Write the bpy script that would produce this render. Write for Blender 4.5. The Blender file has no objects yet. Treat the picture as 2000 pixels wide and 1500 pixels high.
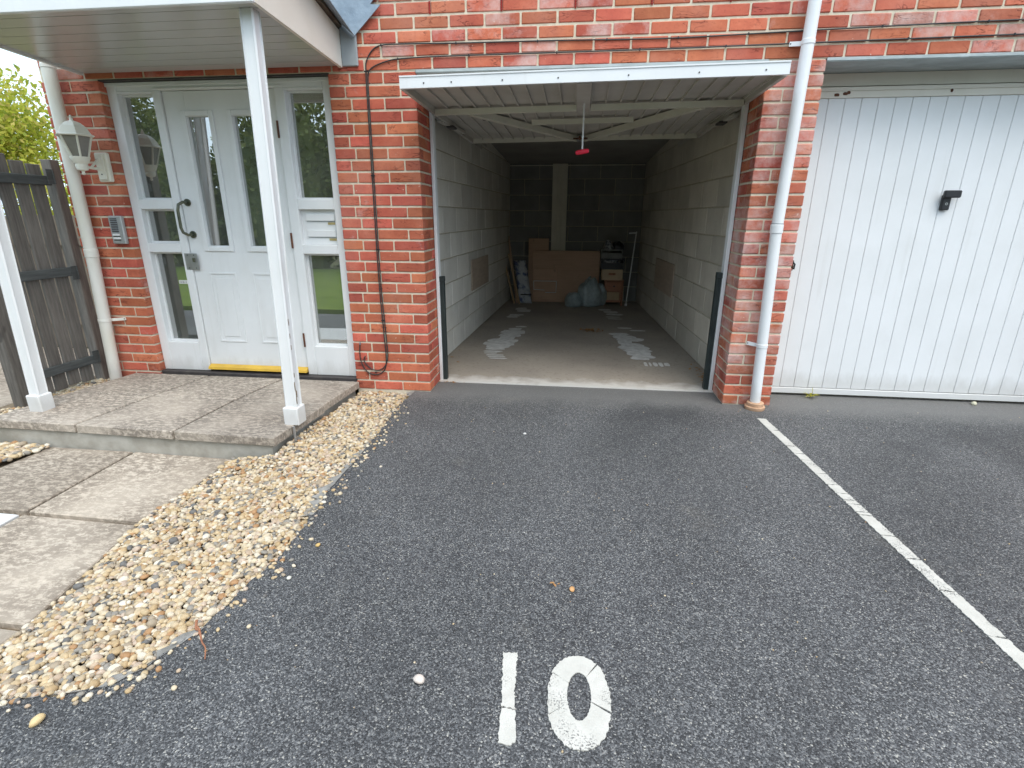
import bpy, bmesh, math, random
import numpy as np
from mathutils import Vector, Matrix, Euler

random.seed(7)
rng = np.random.default_rng(7)
S = bpy.context.scene
COL = S.collection

# ------------------------------------------------------------------ camera, sky, sun, exposure
cam_data = bpy.data.cameras.new('camera')
cam = bpy.data.objects.new('camera', cam_data)
COL.objects.link(cam)
cam.location = (1.0621, -3.6676, 1.2930)
cam.rotation_euler = Euler((math.radians(71.9657), math.radians(-0.1716), math.radians(6.8047)), 'XYZ')
cam_data.sensor_fit = 'HORIZONTAL'
cam_data.sensor_width = 36.0
cam_data.lens = 1010.06 / 2000.0 * 36.0
cam_data.clip_start = 0.02
cam_data.clip_end = 800.0
S.camera = cam
S.render.resolution_x, S.render.resolution_y = 1024, 768

SUN_ELEV, SUN_ROT = math.radians(58), math.radians(148)
world = bpy.data.worlds.new('World')
S.world = world
world.use_nodes = True
wn = world.node_tree
wn.nodes.clear()
sky = wn.nodes.new('ShaderNodeTexSky')
sky.sky_type = 'NISHITA'
sky.sun_disc = False
sky.sun_elevation = SUN_ELEV
sky.sun_rotation = SUN_ROT
sky.air_density = 1.0
sky.dust_density = 4.5
sky.ozone_density = 1.0
bg = wn.nodes.new('ShaderNodeBackground')
bg.inputs['Strength'].default_value = 0.15
wo = wn.nodes.new('ShaderNodeOutputWorld')
cloud = wn.nodes.new('ShaderNodeMix')          # thin even overcast veiling the blue
cloud.data_type = 'RGBA'
cloud.inputs[0].default_value = 0.72
cloud.inputs[7].default_value = (5.4, 6.75, 7.95, 1)
wn.links.new(sky.outputs[0], cloud.inputs[6])
wn.links.new(cloud.outputs[2], bg.inputs['Color'])
wn.links.new(bg.outputs[0], wo.inputs['Surface'])

sun_data = bpy.data.lights.new('sun', 'SUN')
sun_data.energy = 0.9
sun_data.angle = math.radians(40)
sun_data.color = (1.0, 0.95, 0.88)
sun = bpy.data.objects.new('sun', sun_data)
COL.objects.link(sun)
# towards the sun: in front of the facade and to its right, high, softened by thin cloud
sd = Vector((math.sin(SUN_ROT) * math.cos(SUN_ELEV), math.cos(SUN_ROT) * math.cos(SUN_ELEV), math.sin(SUN_ELEV)))
sun.rotation_euler = (-sd).to_track_quat('-Z', 'Y').to_euler()
sun.location = sd * 30

S.view_settings.view_transform = 'Standard'
S.view_settings.look = 'None'
S.view_settings.exposure = 1.0
S.view_settings.gamma = 1.0
S.view_settings.use_curve_mapping = False
S.render.engine = 'CYCLES'
S.cycles.max_bounces = 10
S.cycles.diffuse_bounces = 6
S.cycles.use_denoising = True

# ------------------------------------------------------------------ materials
def srgb(r, g, b):
    f = lambda c: (c / 255 / 12.92) if c / 255 <= 0.04045 else ((c / 255 + 0.055) / 1.055) ** 2.4
    return (f(r), f(g), f(b))

class NT:
    def __init__(self, name):
        self.m = bpy.data.materials.new(name)
        self.m.use_nodes = True
        self.t = self.m.node_tree
        self.t.nodes.clear()
        self.out = self.t.nodes.new('ShaderNodeOutputMaterial')
        self.b = self.t.nodes.new('ShaderNodeBsdfPrincipled')
        self.t.links.new(self.b.outputs[0], self.out.inputs[0])
        self.geo = self.t.nodes.new('ShaderNodeNewGeometry')
        self.cache = {}
    def n(self, kind): return self.t.nodes.new(kind)
    def l(self, a, b): self.t.links.new(a, b)
    def pos(self, st=(1, 1, 1)):
        if st not in self.cache:
            v = self.n('ShaderNodeVectorMath'); v.operation = 'MULTIPLY'
            self.l(self.geo.outputs['Position'], v.inputs[0]); v.inputs[1].default_value = st
            self.cache[st] = v.outputs[0]
        return self.cache[st]
    def noise(self, scale, detail=4, st=(1, 1, 1), rough=0.55, dist=0.0):
        x = self.n('ShaderNodeTexNoise')
        x.inputs['Scale'].default_value = scale; x.inputs['Detail'].default_value = detail
        x.inputs['Roughness'].default_value = rough; x.inputs['Distortion'].default_value = dist
        self.l(self.pos(st), x.inputs['Vector'])
        return x.outputs[0]
    def voronoi(self, scale, st=(1, 1, 1)):
        x = self.n('ShaderNodeTexVoronoi'); x.inputs['Scale'].default_value = scale
        self.l(self.pos(st), x.inputs['Vector'])
        return x
    def ramp(self, fac, stops, interp='LINEAR'):
        r = self.n('ShaderNodeValToRGB'); r.color_ramp.interpolation = interp
        e = r.color_ramp.elements
        while len(e) < len(stops): e.new(0.5)
        for el, (p, c) in zip(e, stops):
            el.position = p
            el.color = (c, c, c, 1) if isinstance(c, (int, float)) else (*c, 1)
        self.l(fac, r.inputs[0])
        return r.outputs[0]
    def mix(self, fac, a, b, mode='MIX'):
        m = self.n('ShaderNodeMix'); m.data_type = 'RGBA'; m.blend_type = mode
        for sock, v in ((m.inputs[0], fac), (m.inputs[6], a), (m.inputs[7], b)):
            if isinstance(v, (int, float)): sock.default_value = v
            elif isinstance(v, tuple): sock.default_value = (*v, 1)
            else: self.l(v, sock)
        return m.outputs[2]
    def math(self, op, a, b=0.0):
        m = self.n('ShaderNodeMath'); m.operation = op
        for sock, v in ((m.inputs[0], a), (m.inputs[1], b)):
            if isinstance(v, (int, float)): sock.default_value = v
            else: self.l(v, sock)
        return m.outputs[0]
    def bump(self, h, strength, dist):
        b = self.n('ShaderNodeBump'); b.inputs['Strength'].default_value = strength
        b.inputs['Distance'].default_value = dist
        self.l(h, b.inputs['Height'])
        if 'nrm' in self.cache: self.l(self.cache['nrm'], b.inputs['Normal'])
        self.cache['nrm'] = b.outputs[0]
        self.l(b.outputs[0], self.b.inputs['Normal'])
    def objrand(self):
        if 'or' not in self.cache: self.cache['or'] = self.n('ShaderNodeObjectInfo').outputs['Random']
        return self.cache['or']
    def vary(self, col, rnd, amount, hue=0.0):
        h = self.n('ShaderNodeHueSaturation')
        v = self.math('ADD', self.math('MULTIPLY', rnd, 2 * amount), 1 - amount)
        self.l(v, h.inputs['Value'])
        if hue:
            r2 = self.math('FRACT', self.math('MULTIPLY', rnd, 7.31))
            self.l(self.math('ADD', self.math('MULTIPLY', r2, 2 * hue), 0.5 - hue), h.inputs['Hue'])
        self.l(col, h.inputs['Color'])
        return h.outputs[0]
    def done(self, col, rough=0.7, spec=0.4, metal=0.0):
        if isinstance(col, tuple): self.b.inputs['Base Color'].default_value = (*col, 1)
        else: self.l(col, self.b.inputs['Base Color'])
        if isinstance(rough, (int, float)): self.b.inputs['Roughness'].default_value = rough
        else: self.l(rough, self.b.inputs['Roughness'])
        self.b.inputs['Specular IOR Level'].default_value = spec
        self.b.inputs['Metallic'].default_value = metal
        return self.m

def simple(name, c1, c2=None, scale=6, rough=0.6, spec=0.4, metal=0.0, st=(1, 1, 1), bump=None, rnd=0.0, lo=0.35, hi=0.65, detail=5):
    k = NT(name)
    if c2 is None: c2 = tuple(c * 0.86 for c in c1)
    col = k.ramp(k.noise(scale, detail, st), [(lo, c1), (hi, c2)])
    if rnd: col = k.vary(col, k.objrand(), rnd)
    if bump: k.bump(k.noise(bump[0], 5, st), bump[1], bump[2])
    return k.done(col, rough, spec, metal)

def brick_material(name, bloom_lo, bloom_hi, bloom_amt):
    k = NT(name)
    base = k.ramp(k.noise(7, 5), [(0.3, (0.41, 0.100, 0.060)), (0.55, (0.49, 0.135, 0.078)), (0.75, (0.55, 0.18, 0.11))])
    base = k.vary(base, k.objrand(), 0.24, 0.010)
    base = k.mix(k.ramp(k.noise(1.4, 6, (1, 1, 1), 0.6), [(0.48, 0.0), (0.74, 0.36)]), base, (0.60, 0.33, 0.26))
    base = k.mix(k.ramp(k.noise(60, 3), [(0.55, 0.0), (0.75, 0.35)]), base, (0.20, 0.05, 0.035))
    # drag-faced creases: thin wavy lines
    cn = k.noise(11, 3, (0.55, 0.55, 2.1), 0.55, 0.8)
    cr = k.ramp(cn, [(0.480, 0.0), (0.5, 1.0), (0.520, 0.0)])
    crm = k.math('MULTIPLY', cr, k.ramp(k.noise(5, 2), [(0.45, 0.0), (0.6, 1.0)]))
    base = k.mix(k.math('MULTIPLY', crm, 0.8), base, (0.12, 0.025, 0.02))
    # lime bloom left on the faces
    bl = k.ramp(k.noise(3.2, 7, (1, 1, 1), 0.68), [(bloom_lo, 0.0), (bloom_hi, bloom_amt)])
    base = k.mix(bl, base, (0.62, 0.47, 0.43))
    sp = k.ramp(k.noise(34, 2), [(0.71, 0.0), (0.76, 0.7)])
    base = k.mix(sp, base, (0.66, 0.56, 0.47))
    h = k.math('SUBTRACT', k.noise(45, 6), k.math('MULTIPLY', crm, 0.8))
    k.bump(h, 0.55, 0.004)
    return k.done(base, 0.85, 0.25)

MAT = {}
MAT['brick'] = brick_material('red brick', 0.60, 0.76, 0.65)
MAT['brick_bloom'] = brick_material('red brick with lime bloom', 0.44, 0.66, 0.88)
k = NT('sand mortar')
c = k.ramp(k.noise(30, 5), [(0.3, (0.58, 0.50, 0.37)), (0.7, (0.70, 0.63, 0.50))])
k.bump(k.noise(120, 4), 0.5, 0.003)
MAT['mortar'] = k.done(c, 0.95, 0.15)

k = NT('tarmac')
v = k.voronoi(250)
sep = k.n('ShaderNodeSeparateColor'); k.l(v.outputs['Color'], sep.inputs[0])
c = k.ramp(sep.outputs[0], [(0.0, (0.031, 0.031, 0.032)), (0.5, (0.076, 0.077, 0.079)), (0.85, (0.160, 0.161, 0.163)), (0.98, (0.28, 0.275, 0.26)), (0.997, (0.42, 0.40, 0.35))])
big = k.ramp(k.noise(1.3, 6, (1, 0.55, 1), 0.6), [(0.30, 0.74), (0.72, 1.22)])
mm = k.n('ShaderNodeMix'); mm.data_type = 'RGBA'; mm.blend_type = 'MULTIPLY'; mm.inputs[0].default_value = 1
k.l(c, mm.inputs[6]); k.l(big, mm.inputs[7]); c = mm.outputs[2]
sy = k.n('ShaderNodeSeparateXYZ'); k.l(k.geo.outputs['Position'], sy.inputs[0])
edge = k.math('ADD', sy.outputs[1], k.math('MULTIPLY', k.noise(5, 4), 0.25))
dust = k.ramp(k.math('ADD', edge, 0.5), [(0.38, 0.0), (0.64, 0.70)])
c = k.mix(dust, c, (0.20, 0.195, 0.185))
patch = k.ramp(k.noise(2.3, 6, (1, 1, 1), 0.62), [(0.62, 0.0), (0.78, 0.32)])
c = k.mix(patch, c, (0.20, 0.18, 0.145))
oil = k.ramp(k.noise(0.9, 5, (1, 1, 1), 0.55), [(0.60, 0.0), (0.70, 0.4)])
c = k.mix(oil, c, (0.045, 0.045, 0.047))
scuff = k.ramp(k.noise(3.4, 7, (1.2, 0.35, 1), 0.7), [(0.60, 0.0), (0.74, 0.25)])
c = k.mix(scuff, c, (0.26, 0.25, 0.235))
hb = k.math('ADD', k.math('MULTIPLY', v.outputs['Distance'], -1.0), k.math('MULTIPLY', sep.outputs[1], 0.7))
k.bump(hb, 0.7, 0.0035)
MAT['tarmac'] = k.done(c, 0.72, 0.35)

k = NT('worn white road paint')
c = k.ramp(k.noise(14, 5), [(0.3, (0.57, 0.55, 0.50)), (0.7, (0.49, 0.475, 0.425))])
wear = k.math('MULTIPLY', k.ramp(k.noise(190, 3), [(0.53, 0.0), (0.60, 1.0)]), k.ramp(k.noise(8, 4), [(0.52, 0.0), (0.66, 1.0)]))
faint = k.ramp(k.noise(22, 6, (1, 1, 1), 0.65), [(0.50, 0.0), (0.75, 0.35)])
c = k.mix(faint, c, (0.40, 0.38, 0.34))
c = k.mix(wear, c, (0.06, 0.06, 0.062))
k.bump(k.noise(150, 4), 0.5, 0.003)
MAT['road_paint'] = k.done(c, 0.8, 0.25)

def slab_material(name, a, b, dark, pale):
    k = NT(name)
    c = k.ramp(k.noise(3, 5), [(0.3, a), (0.7, b)])
    c = k.mix(k.ramp(k.noise(2.1, 4), [(0.48, 0.0), (0.68, 0.8)]), c, pale)
    area = k.ramp(k.noise(1.6, 3), [(0.36, 0.40), (0.52, 1.0)])
    spots = k.ramp(k.noise(34, 8, (0.8, 1.5, 1), 0.74, 0.3), [(0.42, 0.0), (0.53, 0.92)])
    c = k.mix(k.math('MULTIPLY', spots, area), c, dark)
    c = k.mix(k.ramp(k.noise(75, 4), [(0.60, 0.0), (0.70, 0.45)]), c, tuple(x * 1.25 for x in pale))
    c = k.mix(k.ramp(k.noise(300, 2), [(0.6, 0.0), (0.72, 0.4)]), c, (0.12, 0.11, 0.10))
    c = k.vary(c, k.objrand(), 0.10)
    k.bump(k.noise(70, 6), 0.5, 0.004)
    return k.done(c, 0.9, 0.2)
MAT['slab'] = slab_material('weathered concrete slab', (0.50, 0.435, 0.36), (0.44, 0.38, 0.315), (0.21, 0.18, 0.15), (0.56, 0.49, 0.405))
MAT['path_slab'] = slab_material('stained path slab', (0.49, 0.415, 0.33), (0.43, 0.365, 0.29), (0.225, 0.185, 0.145), (0.55, 0.475, 0.385))
MAT['concrete'] = simple('grey concrete', (0.46, 0.44, 0.39), (0.31, 0.29, 0.245), 7, 0.92, 0.2, bump=(60, 0.5, 0.004))
MAT['edging'] = simple('cement edging', (0.34, 0.325, 0.30), (0.21, 0.20, 0.18), 16, 0.95, 0.15, bump=(80, 0.7, 0.006))

k = NT('garage concrete floor')
c = k.ramp(k.noise(1.6, 6), [(0.3, (0.42, 0.365, 0.30)), (0.7, (0.31, 0.27, 0.225))])
c = k.mix(k.ramp(k.noise(40, 5), [(0.55, 0.0), (0.7, 0.35)]), c, (0.12, 0.10, 0.08))
sy = k.n('ShaderNodeSeparateXYZ'); k.l(k.geo.outputs['Position'], sy.inputs[0])
lip = k.ramp(k.math('ADD', sy.outputs[1], k.math('MULTIPLY', k.noise(9, 5), 0.35)), [(0.46, 0.95), (0.62, 0.0)])
c = k.mix(lip, c, (0.62, 0.59, 0.54))
k.bump(k.noise(50, 5), 0.35, 0.003)
MAT['garage_floor'] = k.done(c, 0.7, 0.35)
MAT['floor_paint'] = simple('pale floor residue', (0.80, 0.78, 0.74), (0.62, 0.60, 0.56), 20, 0.75, 0.3)

def block_material(name, a, b):
    k = NT(name)
    c = k.ramp(k.noise(4, 6), [(0.3, a), (0.7, b)])
    c = k.vary(c, k.objrand(), 0.12)
    c = k.mix(k.ramp(k.noise(110, 3), [(0.6, 0.0), (0.72, 0.35)]), c, (0.16, 0.15, 0.13))
    k.bump(k.noise(90, 5), 0.6, 0.004)
    return k.done(c, 0.95, 0.15)
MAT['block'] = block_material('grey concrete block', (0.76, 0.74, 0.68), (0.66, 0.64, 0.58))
MAT['block_shaded'] = block_material('brownish shaded concrete block', (0.62, 0.58, 0.50), (0.52, 0.485, 0.415))  # browner block, darkened so the right wall's shade is in its colour
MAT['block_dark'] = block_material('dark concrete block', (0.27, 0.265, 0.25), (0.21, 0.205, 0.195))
MAT['block_brown'] = simple('pinkish brown board', (0.50, 0.405, 0.32), (0.43, 0.345, 0.27), 6, 0.8, 0.2, st=(1, 1, 5))
MAT['block_joint'] = simple('block joint mortar', (0.54, 0.49, 0.38), (0.44, 0.40, 0.31), 20, 0.95, 0.15)

def white_paint(name, c1=(0.775, 0.785, 0.785), c2=(0.725, 0.735, 0.73), rough=0.38, spec=0.45, dirt=0.0):
    k = NT(name)
    c = k.ramp(k.noise(3, 4), [(0.35, c1), (0.7, c2)])
    if dirt:
        c = k.mix(k.ramp(k.noise(6, 6, (1, 1, 0.4)), [(0.58, 0.0), (0.8, dirt)]), c, (0.40, 0.36, 0.27))
    sz_ = k.n('ShaderNodeSeparateXYZ'); k.l(k.geo.outputs['Position'], sz_.inputs[0])
    low = k.ramp(k.math('SUBTRACT', sz_.outputs[2], k.math('MULTIPLY', k.noise(13, 6, (1, 1, 0.35), 0.65), 0.22)), [(0.0, 0.30), (0.09, 0.0)])
    c = k.mix(low, c, (0.34, 0.31, 0.26))
    runs = k.ramp(k.noise(17, 5, (1, 1, 0.06), 0.6), [(0.60, 0.0), (0.80, 0.16)])
    c = k.mix(runs, c, (0.45, 0.43, 0.38))
    k.bump(k.noise(5, 4, (1, 1, 0.5)), 0.10, 0.006)
    k.bump(k.noise(40, 3), 0.07, 0.002)
    return k.done(c, rough, spec)
MAT['white'] = white_paint('white gloss paint', dirt=0.12)
MAT['white_plastic'] = white_paint('white plastic', rough=0.42, dirt=0.1)
MAT['white_metal'] = white_paint('white painted steel', rough=0.45, dirt=0.05)
MAT['cream'] = white_paint('cream white paint', (0.80, 0.765, 0.68), (0.75, 0.71, 0.62), 0.5, dirt=0.15)
MAT['post_paint'] = white_paint('worn white paint', rough=0.5, dirt=0.22)
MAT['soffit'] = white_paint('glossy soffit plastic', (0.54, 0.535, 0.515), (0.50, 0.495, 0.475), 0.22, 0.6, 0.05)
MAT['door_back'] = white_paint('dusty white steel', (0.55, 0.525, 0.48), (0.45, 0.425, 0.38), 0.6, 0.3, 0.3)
MAT['beam'] = white_paint('cream painted steel beam', (0.70, 0.68, 0.58), (0.62, 0.60, 0.50), 0.5, 0.35, 0.15)
MAT['old_pipe'] = white_paint('yellowed white pipe', (0.76, 0.755, 0.70), (0.72, 0.70, 0.60), 0.4, 0.45, 0.25)
MAT['flaked'] = simple('bare timber under paint', (0.30, 0.24, 0.17), (0.18, 0.14, 0.10), 30, 0.9, 0.1)
MAT['lead'] = simple('lead flashing', (0.30, 0.36, 0.41), (0.20, 0.25, 0.30), 7, 0.5, 0.4, 0.35, bump=(9, 0.5, 0.02))
MAT['grey_trim'] = simple('grey painted trim', (0.34, 0.37, 0.385), (0.28, 0.31, 0.325), 5, 0.5, 0.35)
MAT['lintel'] = simple('lead-dressed lintel', (0.44, 0.49, 0.49), (0.33, 0.37, 0.37), 9, 0.6, 0.35, 0.1, st=(0.6, 1.5, 1), bump=(12, 0.6, 0.015))
MAT['tile'] = simple('roof tile edge', (0.20, 0.17, 0.13), (0.10, 0.085, 0.065), 14, 0.9, 0.2, bump=(40, 0.5, 0.005))
MAT['sill'] = simple('dark threshold', (0.075, 0.065, 0.06), (0.045, 0.04, 0.04), 14, 0.6, 0.4)
MAT['yellow'] = simple('yellow weather bar', (0.72, 0.46, 0.06), (0.60, 0.37, 0.05), 9, 0.4, 0.5)
MAT['bronze'] = simple('tarnished bronze', (0.19, 0.19, 0.13), (0.10, 0.11, 0.085), 25, 0.38, 0.5, 0.8)
MAT['steel'] = simple('dull steel plate', (0.42, 0.42, 0.415), (0.34, 0.34, 0.335), 25, 0.42, 0.5, 0.7)
MAT['rust'] = simple('rusty hinge', (0.20, 0.085, 0.045), (0.11, 0.055, 0.04), 50, 0.8, 0.3, 0.3)
MAT['black'] = simple('black plastic', (0.022, 0.023, 0.025), (0.015, 0.015, 0.017), 20, 0.35, 0.45)
MAT['cable'] = simple('grey black cable', (0.045, 0.042, 0.042), (0.03, 0.03, 0.03), 20, 0.5, 0.4)
MAT['dark_strip'] = simple('dark green steel strip', (0.030, 0.042, 0.040), (0.018, 0.026, 0.026), 8, 0.5, 0.4)
MAT['red'] = simple('red plastic', (0.80, 0.02, 0.06), (0.72, 0.018, 0.05), 9, 0.35, 0.5)
MAT['weep'] = simple('red plastic vent', (0.34, 0.03, 0.02), (0.26, 0.02, 0.015), 20, 0.6, 0.3)
MAT['terracotta'] = simple('terracotta clay', (0.56, 0.36, 0.23), (0.44, 0.27, 0.17), 14, 0.85, 0.2, bump=(50, 0.4, 0.004))
MAT['lantern'] = white_paint('cream white lantern', (0.82, 0.79, 0.68), (0.76, 0.73, 0.61), 0.45, 0.4, 0.15)
MAT['lantern_glass'] = simple('smoked lantern glass', (0.26, 0.24, 0.21), (0.20, 0.185, 0.16), 12, 0.25, 0.5)
MAT['silver'] = simple('brushed silver', (0.50, 0.51, 0.50), (0.44, 0.45, 0.44), 30, 0.42, 0.5, 0.5)
MAT['tag'] = simple('white card tag', (0.8, 0.8, 0.78), None, 9, 0.7)
MAT['brass'] = simple('pale brass plate', (0.62, 0.50, 0.24), (0.52, 0.41, 0.2), 30, 0.4, 0.5, 0.6)

def wood(name, a, b, grain=(9, 9, 0.7), rough=0.85, rnd=0.18):
    k = NT(name)
    c = k.ramp(k.noise(7, 6, grain, 0.65), [(0.32, a), (0.68, b)])
    kn = k.ramp(k.noise(4.5, 2, (1.6, 1.6, 1.1)), [(0.70, 0.0), (0.76, 0.7)])
    c = k.mix(kn, c, tuple(x * 0.45 for x in b))
    c = k.vary(c, k.objrand(), rnd)
    k.bump(k.noise(11, 6, grain), 0.4, 0.004)
    return k.done(c, rough, 0.2)
MAT['gate_wood'] = wood('weathered dark timber', (0.20, 0.185, 0.165), (0.115, 0.105, 0.094))
MAT['gate_rail'] = wood('dark green grey timber', (0.105, 0.112, 0.110), (0.062, 0.068, 0.067), (0.7, 0.7, 9))
MAT['fence_wood'] = wood('pale weathered timber', (0.26, 0.22, 0.17), (0.17, 0.14, 0.11))
MAT['board'] = wood('brown veneer board', (0.60, 0.40, 0.275), (0.52, 0.34, 0.225), (0.7, 9, 9), 0.6, 0.1)
MAT['pine'] = wood('pale pine', (0.58, 0.42, 0.25), (0.48, 0.33, 0.19), (9, 9, 0.7), 0.6, 0.1)
MAT['redwood'] = wood('red brown wood', (0.48, 0.23, 0.14), (0.39, 0.18, 0.11), (0.7, 9, 9), 0.5, 0.1)
MAT['bag'] = simple('grey green bin bag', (0.42, 0.49, 0.49), (0.26, 0.31, 0.315), 14, 0.3, 0.6, bump=(11, 0.7, 0.014))
MAT['wrap'] = simple('blue silver wrap', (0.16, 0.20, 0.34), (0.56, 0.58, 0.60), 13, 0.25, 0.6, bump=(22, 0.9, 0.03), lo=0.40, hi=0.52)
MAT['grey_box'] = simple('grey plastic crate', (0.24, 0.24, 0.22), (0.19, 0.19, 0.175), 9, 0.6)
MAT['tan'] = simple('tan card', (0.66, 0.50, 0.33), (0.58, 0.43, 0.28), 9, 0.8)
MAT['clutter'] = simple('crumpled pale clutter', (0.40, 0.40, 0.40), (0.10, 0.11, 0.12), 26, 0.6, lo=0.42, hi=0.56)
MAT['pillar'] = simple('pale boxed pillar', (0.78, 0.74, 0.62), (0.68, 0.645, 0.54), 4, 0.7)
MAT['ceiling'] = simple('dark board ceiling', (0.36, 0.345, 0.315), (0.30, 0.285, 0.26), 3, 0.9)
MAT['hall_wall'] = simple('hall plaster', (0.66, 0.68, 0.63), (0.60, 0.62, 0.57), 3, 0.9)
MAT['curtain'] = simple('grey curtain cloth', (0.33, 0.345, 0.34), (0.24, 0.25, 0.25), 9, 0.9, st=(3, 3, 0.2))
MAT['soil'] = simple('sandy soil', (0.22, 0.17, 0.115), (0.14, 0.11, 0.075), 18, 0.95, 0.1, bump=(60, 0.6, 0.01))
MAT['earth'] = simple('rough ground', (0.13, 0.14, 0.06), (0.10, 0.09, 0.05), 2, 0.95, 0.1)
MAT['lawn'] = simple('mown lawn', (0.16, 0.22, 0.035), (0.115, 0.17, 0.026), 3, 0.9, 0.15, bump=(90, 0.8, 0.02))
MAT['bark'] = simple('tree bark', (0.13, 0.10, 0.075), (0.07, 0.055, 0.04), 9, 0.95, 0.1, st=(4, 4, 0.6), bump=(14, 0.8, 0.02))
MAT['twig'] = simple('dry reddish twig', (0.35, 0.15, 0.08), (0.26, 0.11, 0.06), 30, 0.8)
MAT['dry_leaf'] = simple('dry brown leaves', (0.50, 0.27, 0.10), (0.28, 0.15, 0.07), 30, 0.8)

def island_material(name, stops, rough=0.7, spec=0.3, nscale=40, namt=0.25, bump=None, translucent=0.0):
    k = NT(name)
    c = k.ramp(k.geo.outputs['Random Per Island'], stops, 'CONSTANT')
    f = k.ramp(k.noise(nscale, 4), [(0.3, 1 - namt), (0.7, 1 + namt * 0.6)])
    c = k.mix(1.0, c, f, 'MULTIPLY')
    if bump: k.bump(k.noise(bump[0], 4), bump[1], bump[2])
    m = k.done(c, rough, spec)
    if translucent:
        tr = k.n('ShaderNodeBsdfTranslucent'); k.l(c, tr.inputs['Color'])
        ms = k.n('ShaderNodeMixShader'); ms.inputs[0].default_value = translucent
        k.l(k.b.outputs[0], ms.inputs[1]); k.l(tr.outputs[0], ms.inputs[2]); k.l(ms.outputs[0], k.out.inputs[0])
    return m
MAT['pebble'] = island_material('mixed river pebbles', [
    (0.0, (0.509, 0.386, 0.226)), (0.14, (0.570, 0.476, 0.331)), (0.27, (0.437, 0.311, 0.167)), (0.36, (0.610, 0.527, 0.398)),
    (0.46, (0.345, 0.278, 0.197)), (0.55, (0.530, 0.418, 0.268)), (0.65, (0.265, 0.240, 0.202)), (0.73, (0.470, 0.355, 0.247)),
    (0.80, (0.143, 0.136, 0.127)), (0.85, (0.379, 0.214, 0.101)), (0.90, (0.500, 0.390, 0.295)), (0.96, (0.659, 0.587, 0.468))],
    0.62, 0.35, 60, 0.22, (140, 0.25, 0.002))
MAT['leaf_yellow'] = island_material('yellow green leaves', [
    (0.0, (0.36, 0.40, 0.04)), (0.2, (0.48, 0.50, 0.06)), (0.45, (0.56, 0.53, 0.09)), (0.7, (0.26, 0.31, 0.04)), (0.85, (0.60, 0.50, 0.14))],
    0.6, 0.3, 8, 0.2, None, 0.5)
MAT['leaf_green'] = island_material('mid green leaves', [
    (0.0, (0.13, 0.165, 0.04)), (0.3, (0.19, 0.22, 0.055)), (0.6, (0.25, 0.27, 0.08)), (0.85, (0.14, 0.17, 0.05))],
    0.6, 0.3, 6, 0.25, None, 0.3)

def glass_material(name, tint, refl):
    k = NT(name)
    k.t.nodes.remove(k.b)
    tr = k.n('ShaderNodeBsdfTransparent'); tr.inputs[0].default_value = (*tint, 1)
    gl = k.n('ShaderNodeBsdfGlossy'); gl.inputs['Roughness'].default_value = 0.0
    lw = k.n('ShaderNodeFresnel'); lw.inputs['IOR'].default_value = 1.5
    f = k.math('MINIMUM', k.math('ADD', k.math('MULTIPLY', lw.outputs[0], 2.0), refl), 1.0)
    ms = k.n('ShaderNodeMixShader'); k.l(f, ms.inputs[0]); k.l(tr.outputs[0], ms.inputs[1]); k.l(gl.outputs[0], ms.inputs[2])
    df = k.n('ShaderNodeBsdfDiffuse'); df.inputs[0].default_value = (0.42, 0.45, 0.40, 1)
    haze = k.ramp(k.noise(5, 5, (1, 1, 0.6)), [(0.3, 0.08), (0.7, 0.17)])  # grey green haze painted over the panes to lift their tone
    m2 = k.n('ShaderNodeMixShader'); k.l(haze, m2.inputs[0]); k.l(ms.outputs[0], m2.inputs[1]); k.l(df.outputs[0], m2.inputs[2])
    k.l(m2.outputs[0], k.out.inputs[0])
    return k.m
MAT['glass'] = glass_material('double glazing', (0.80, 0.84, 0.80), 0.45)

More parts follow.
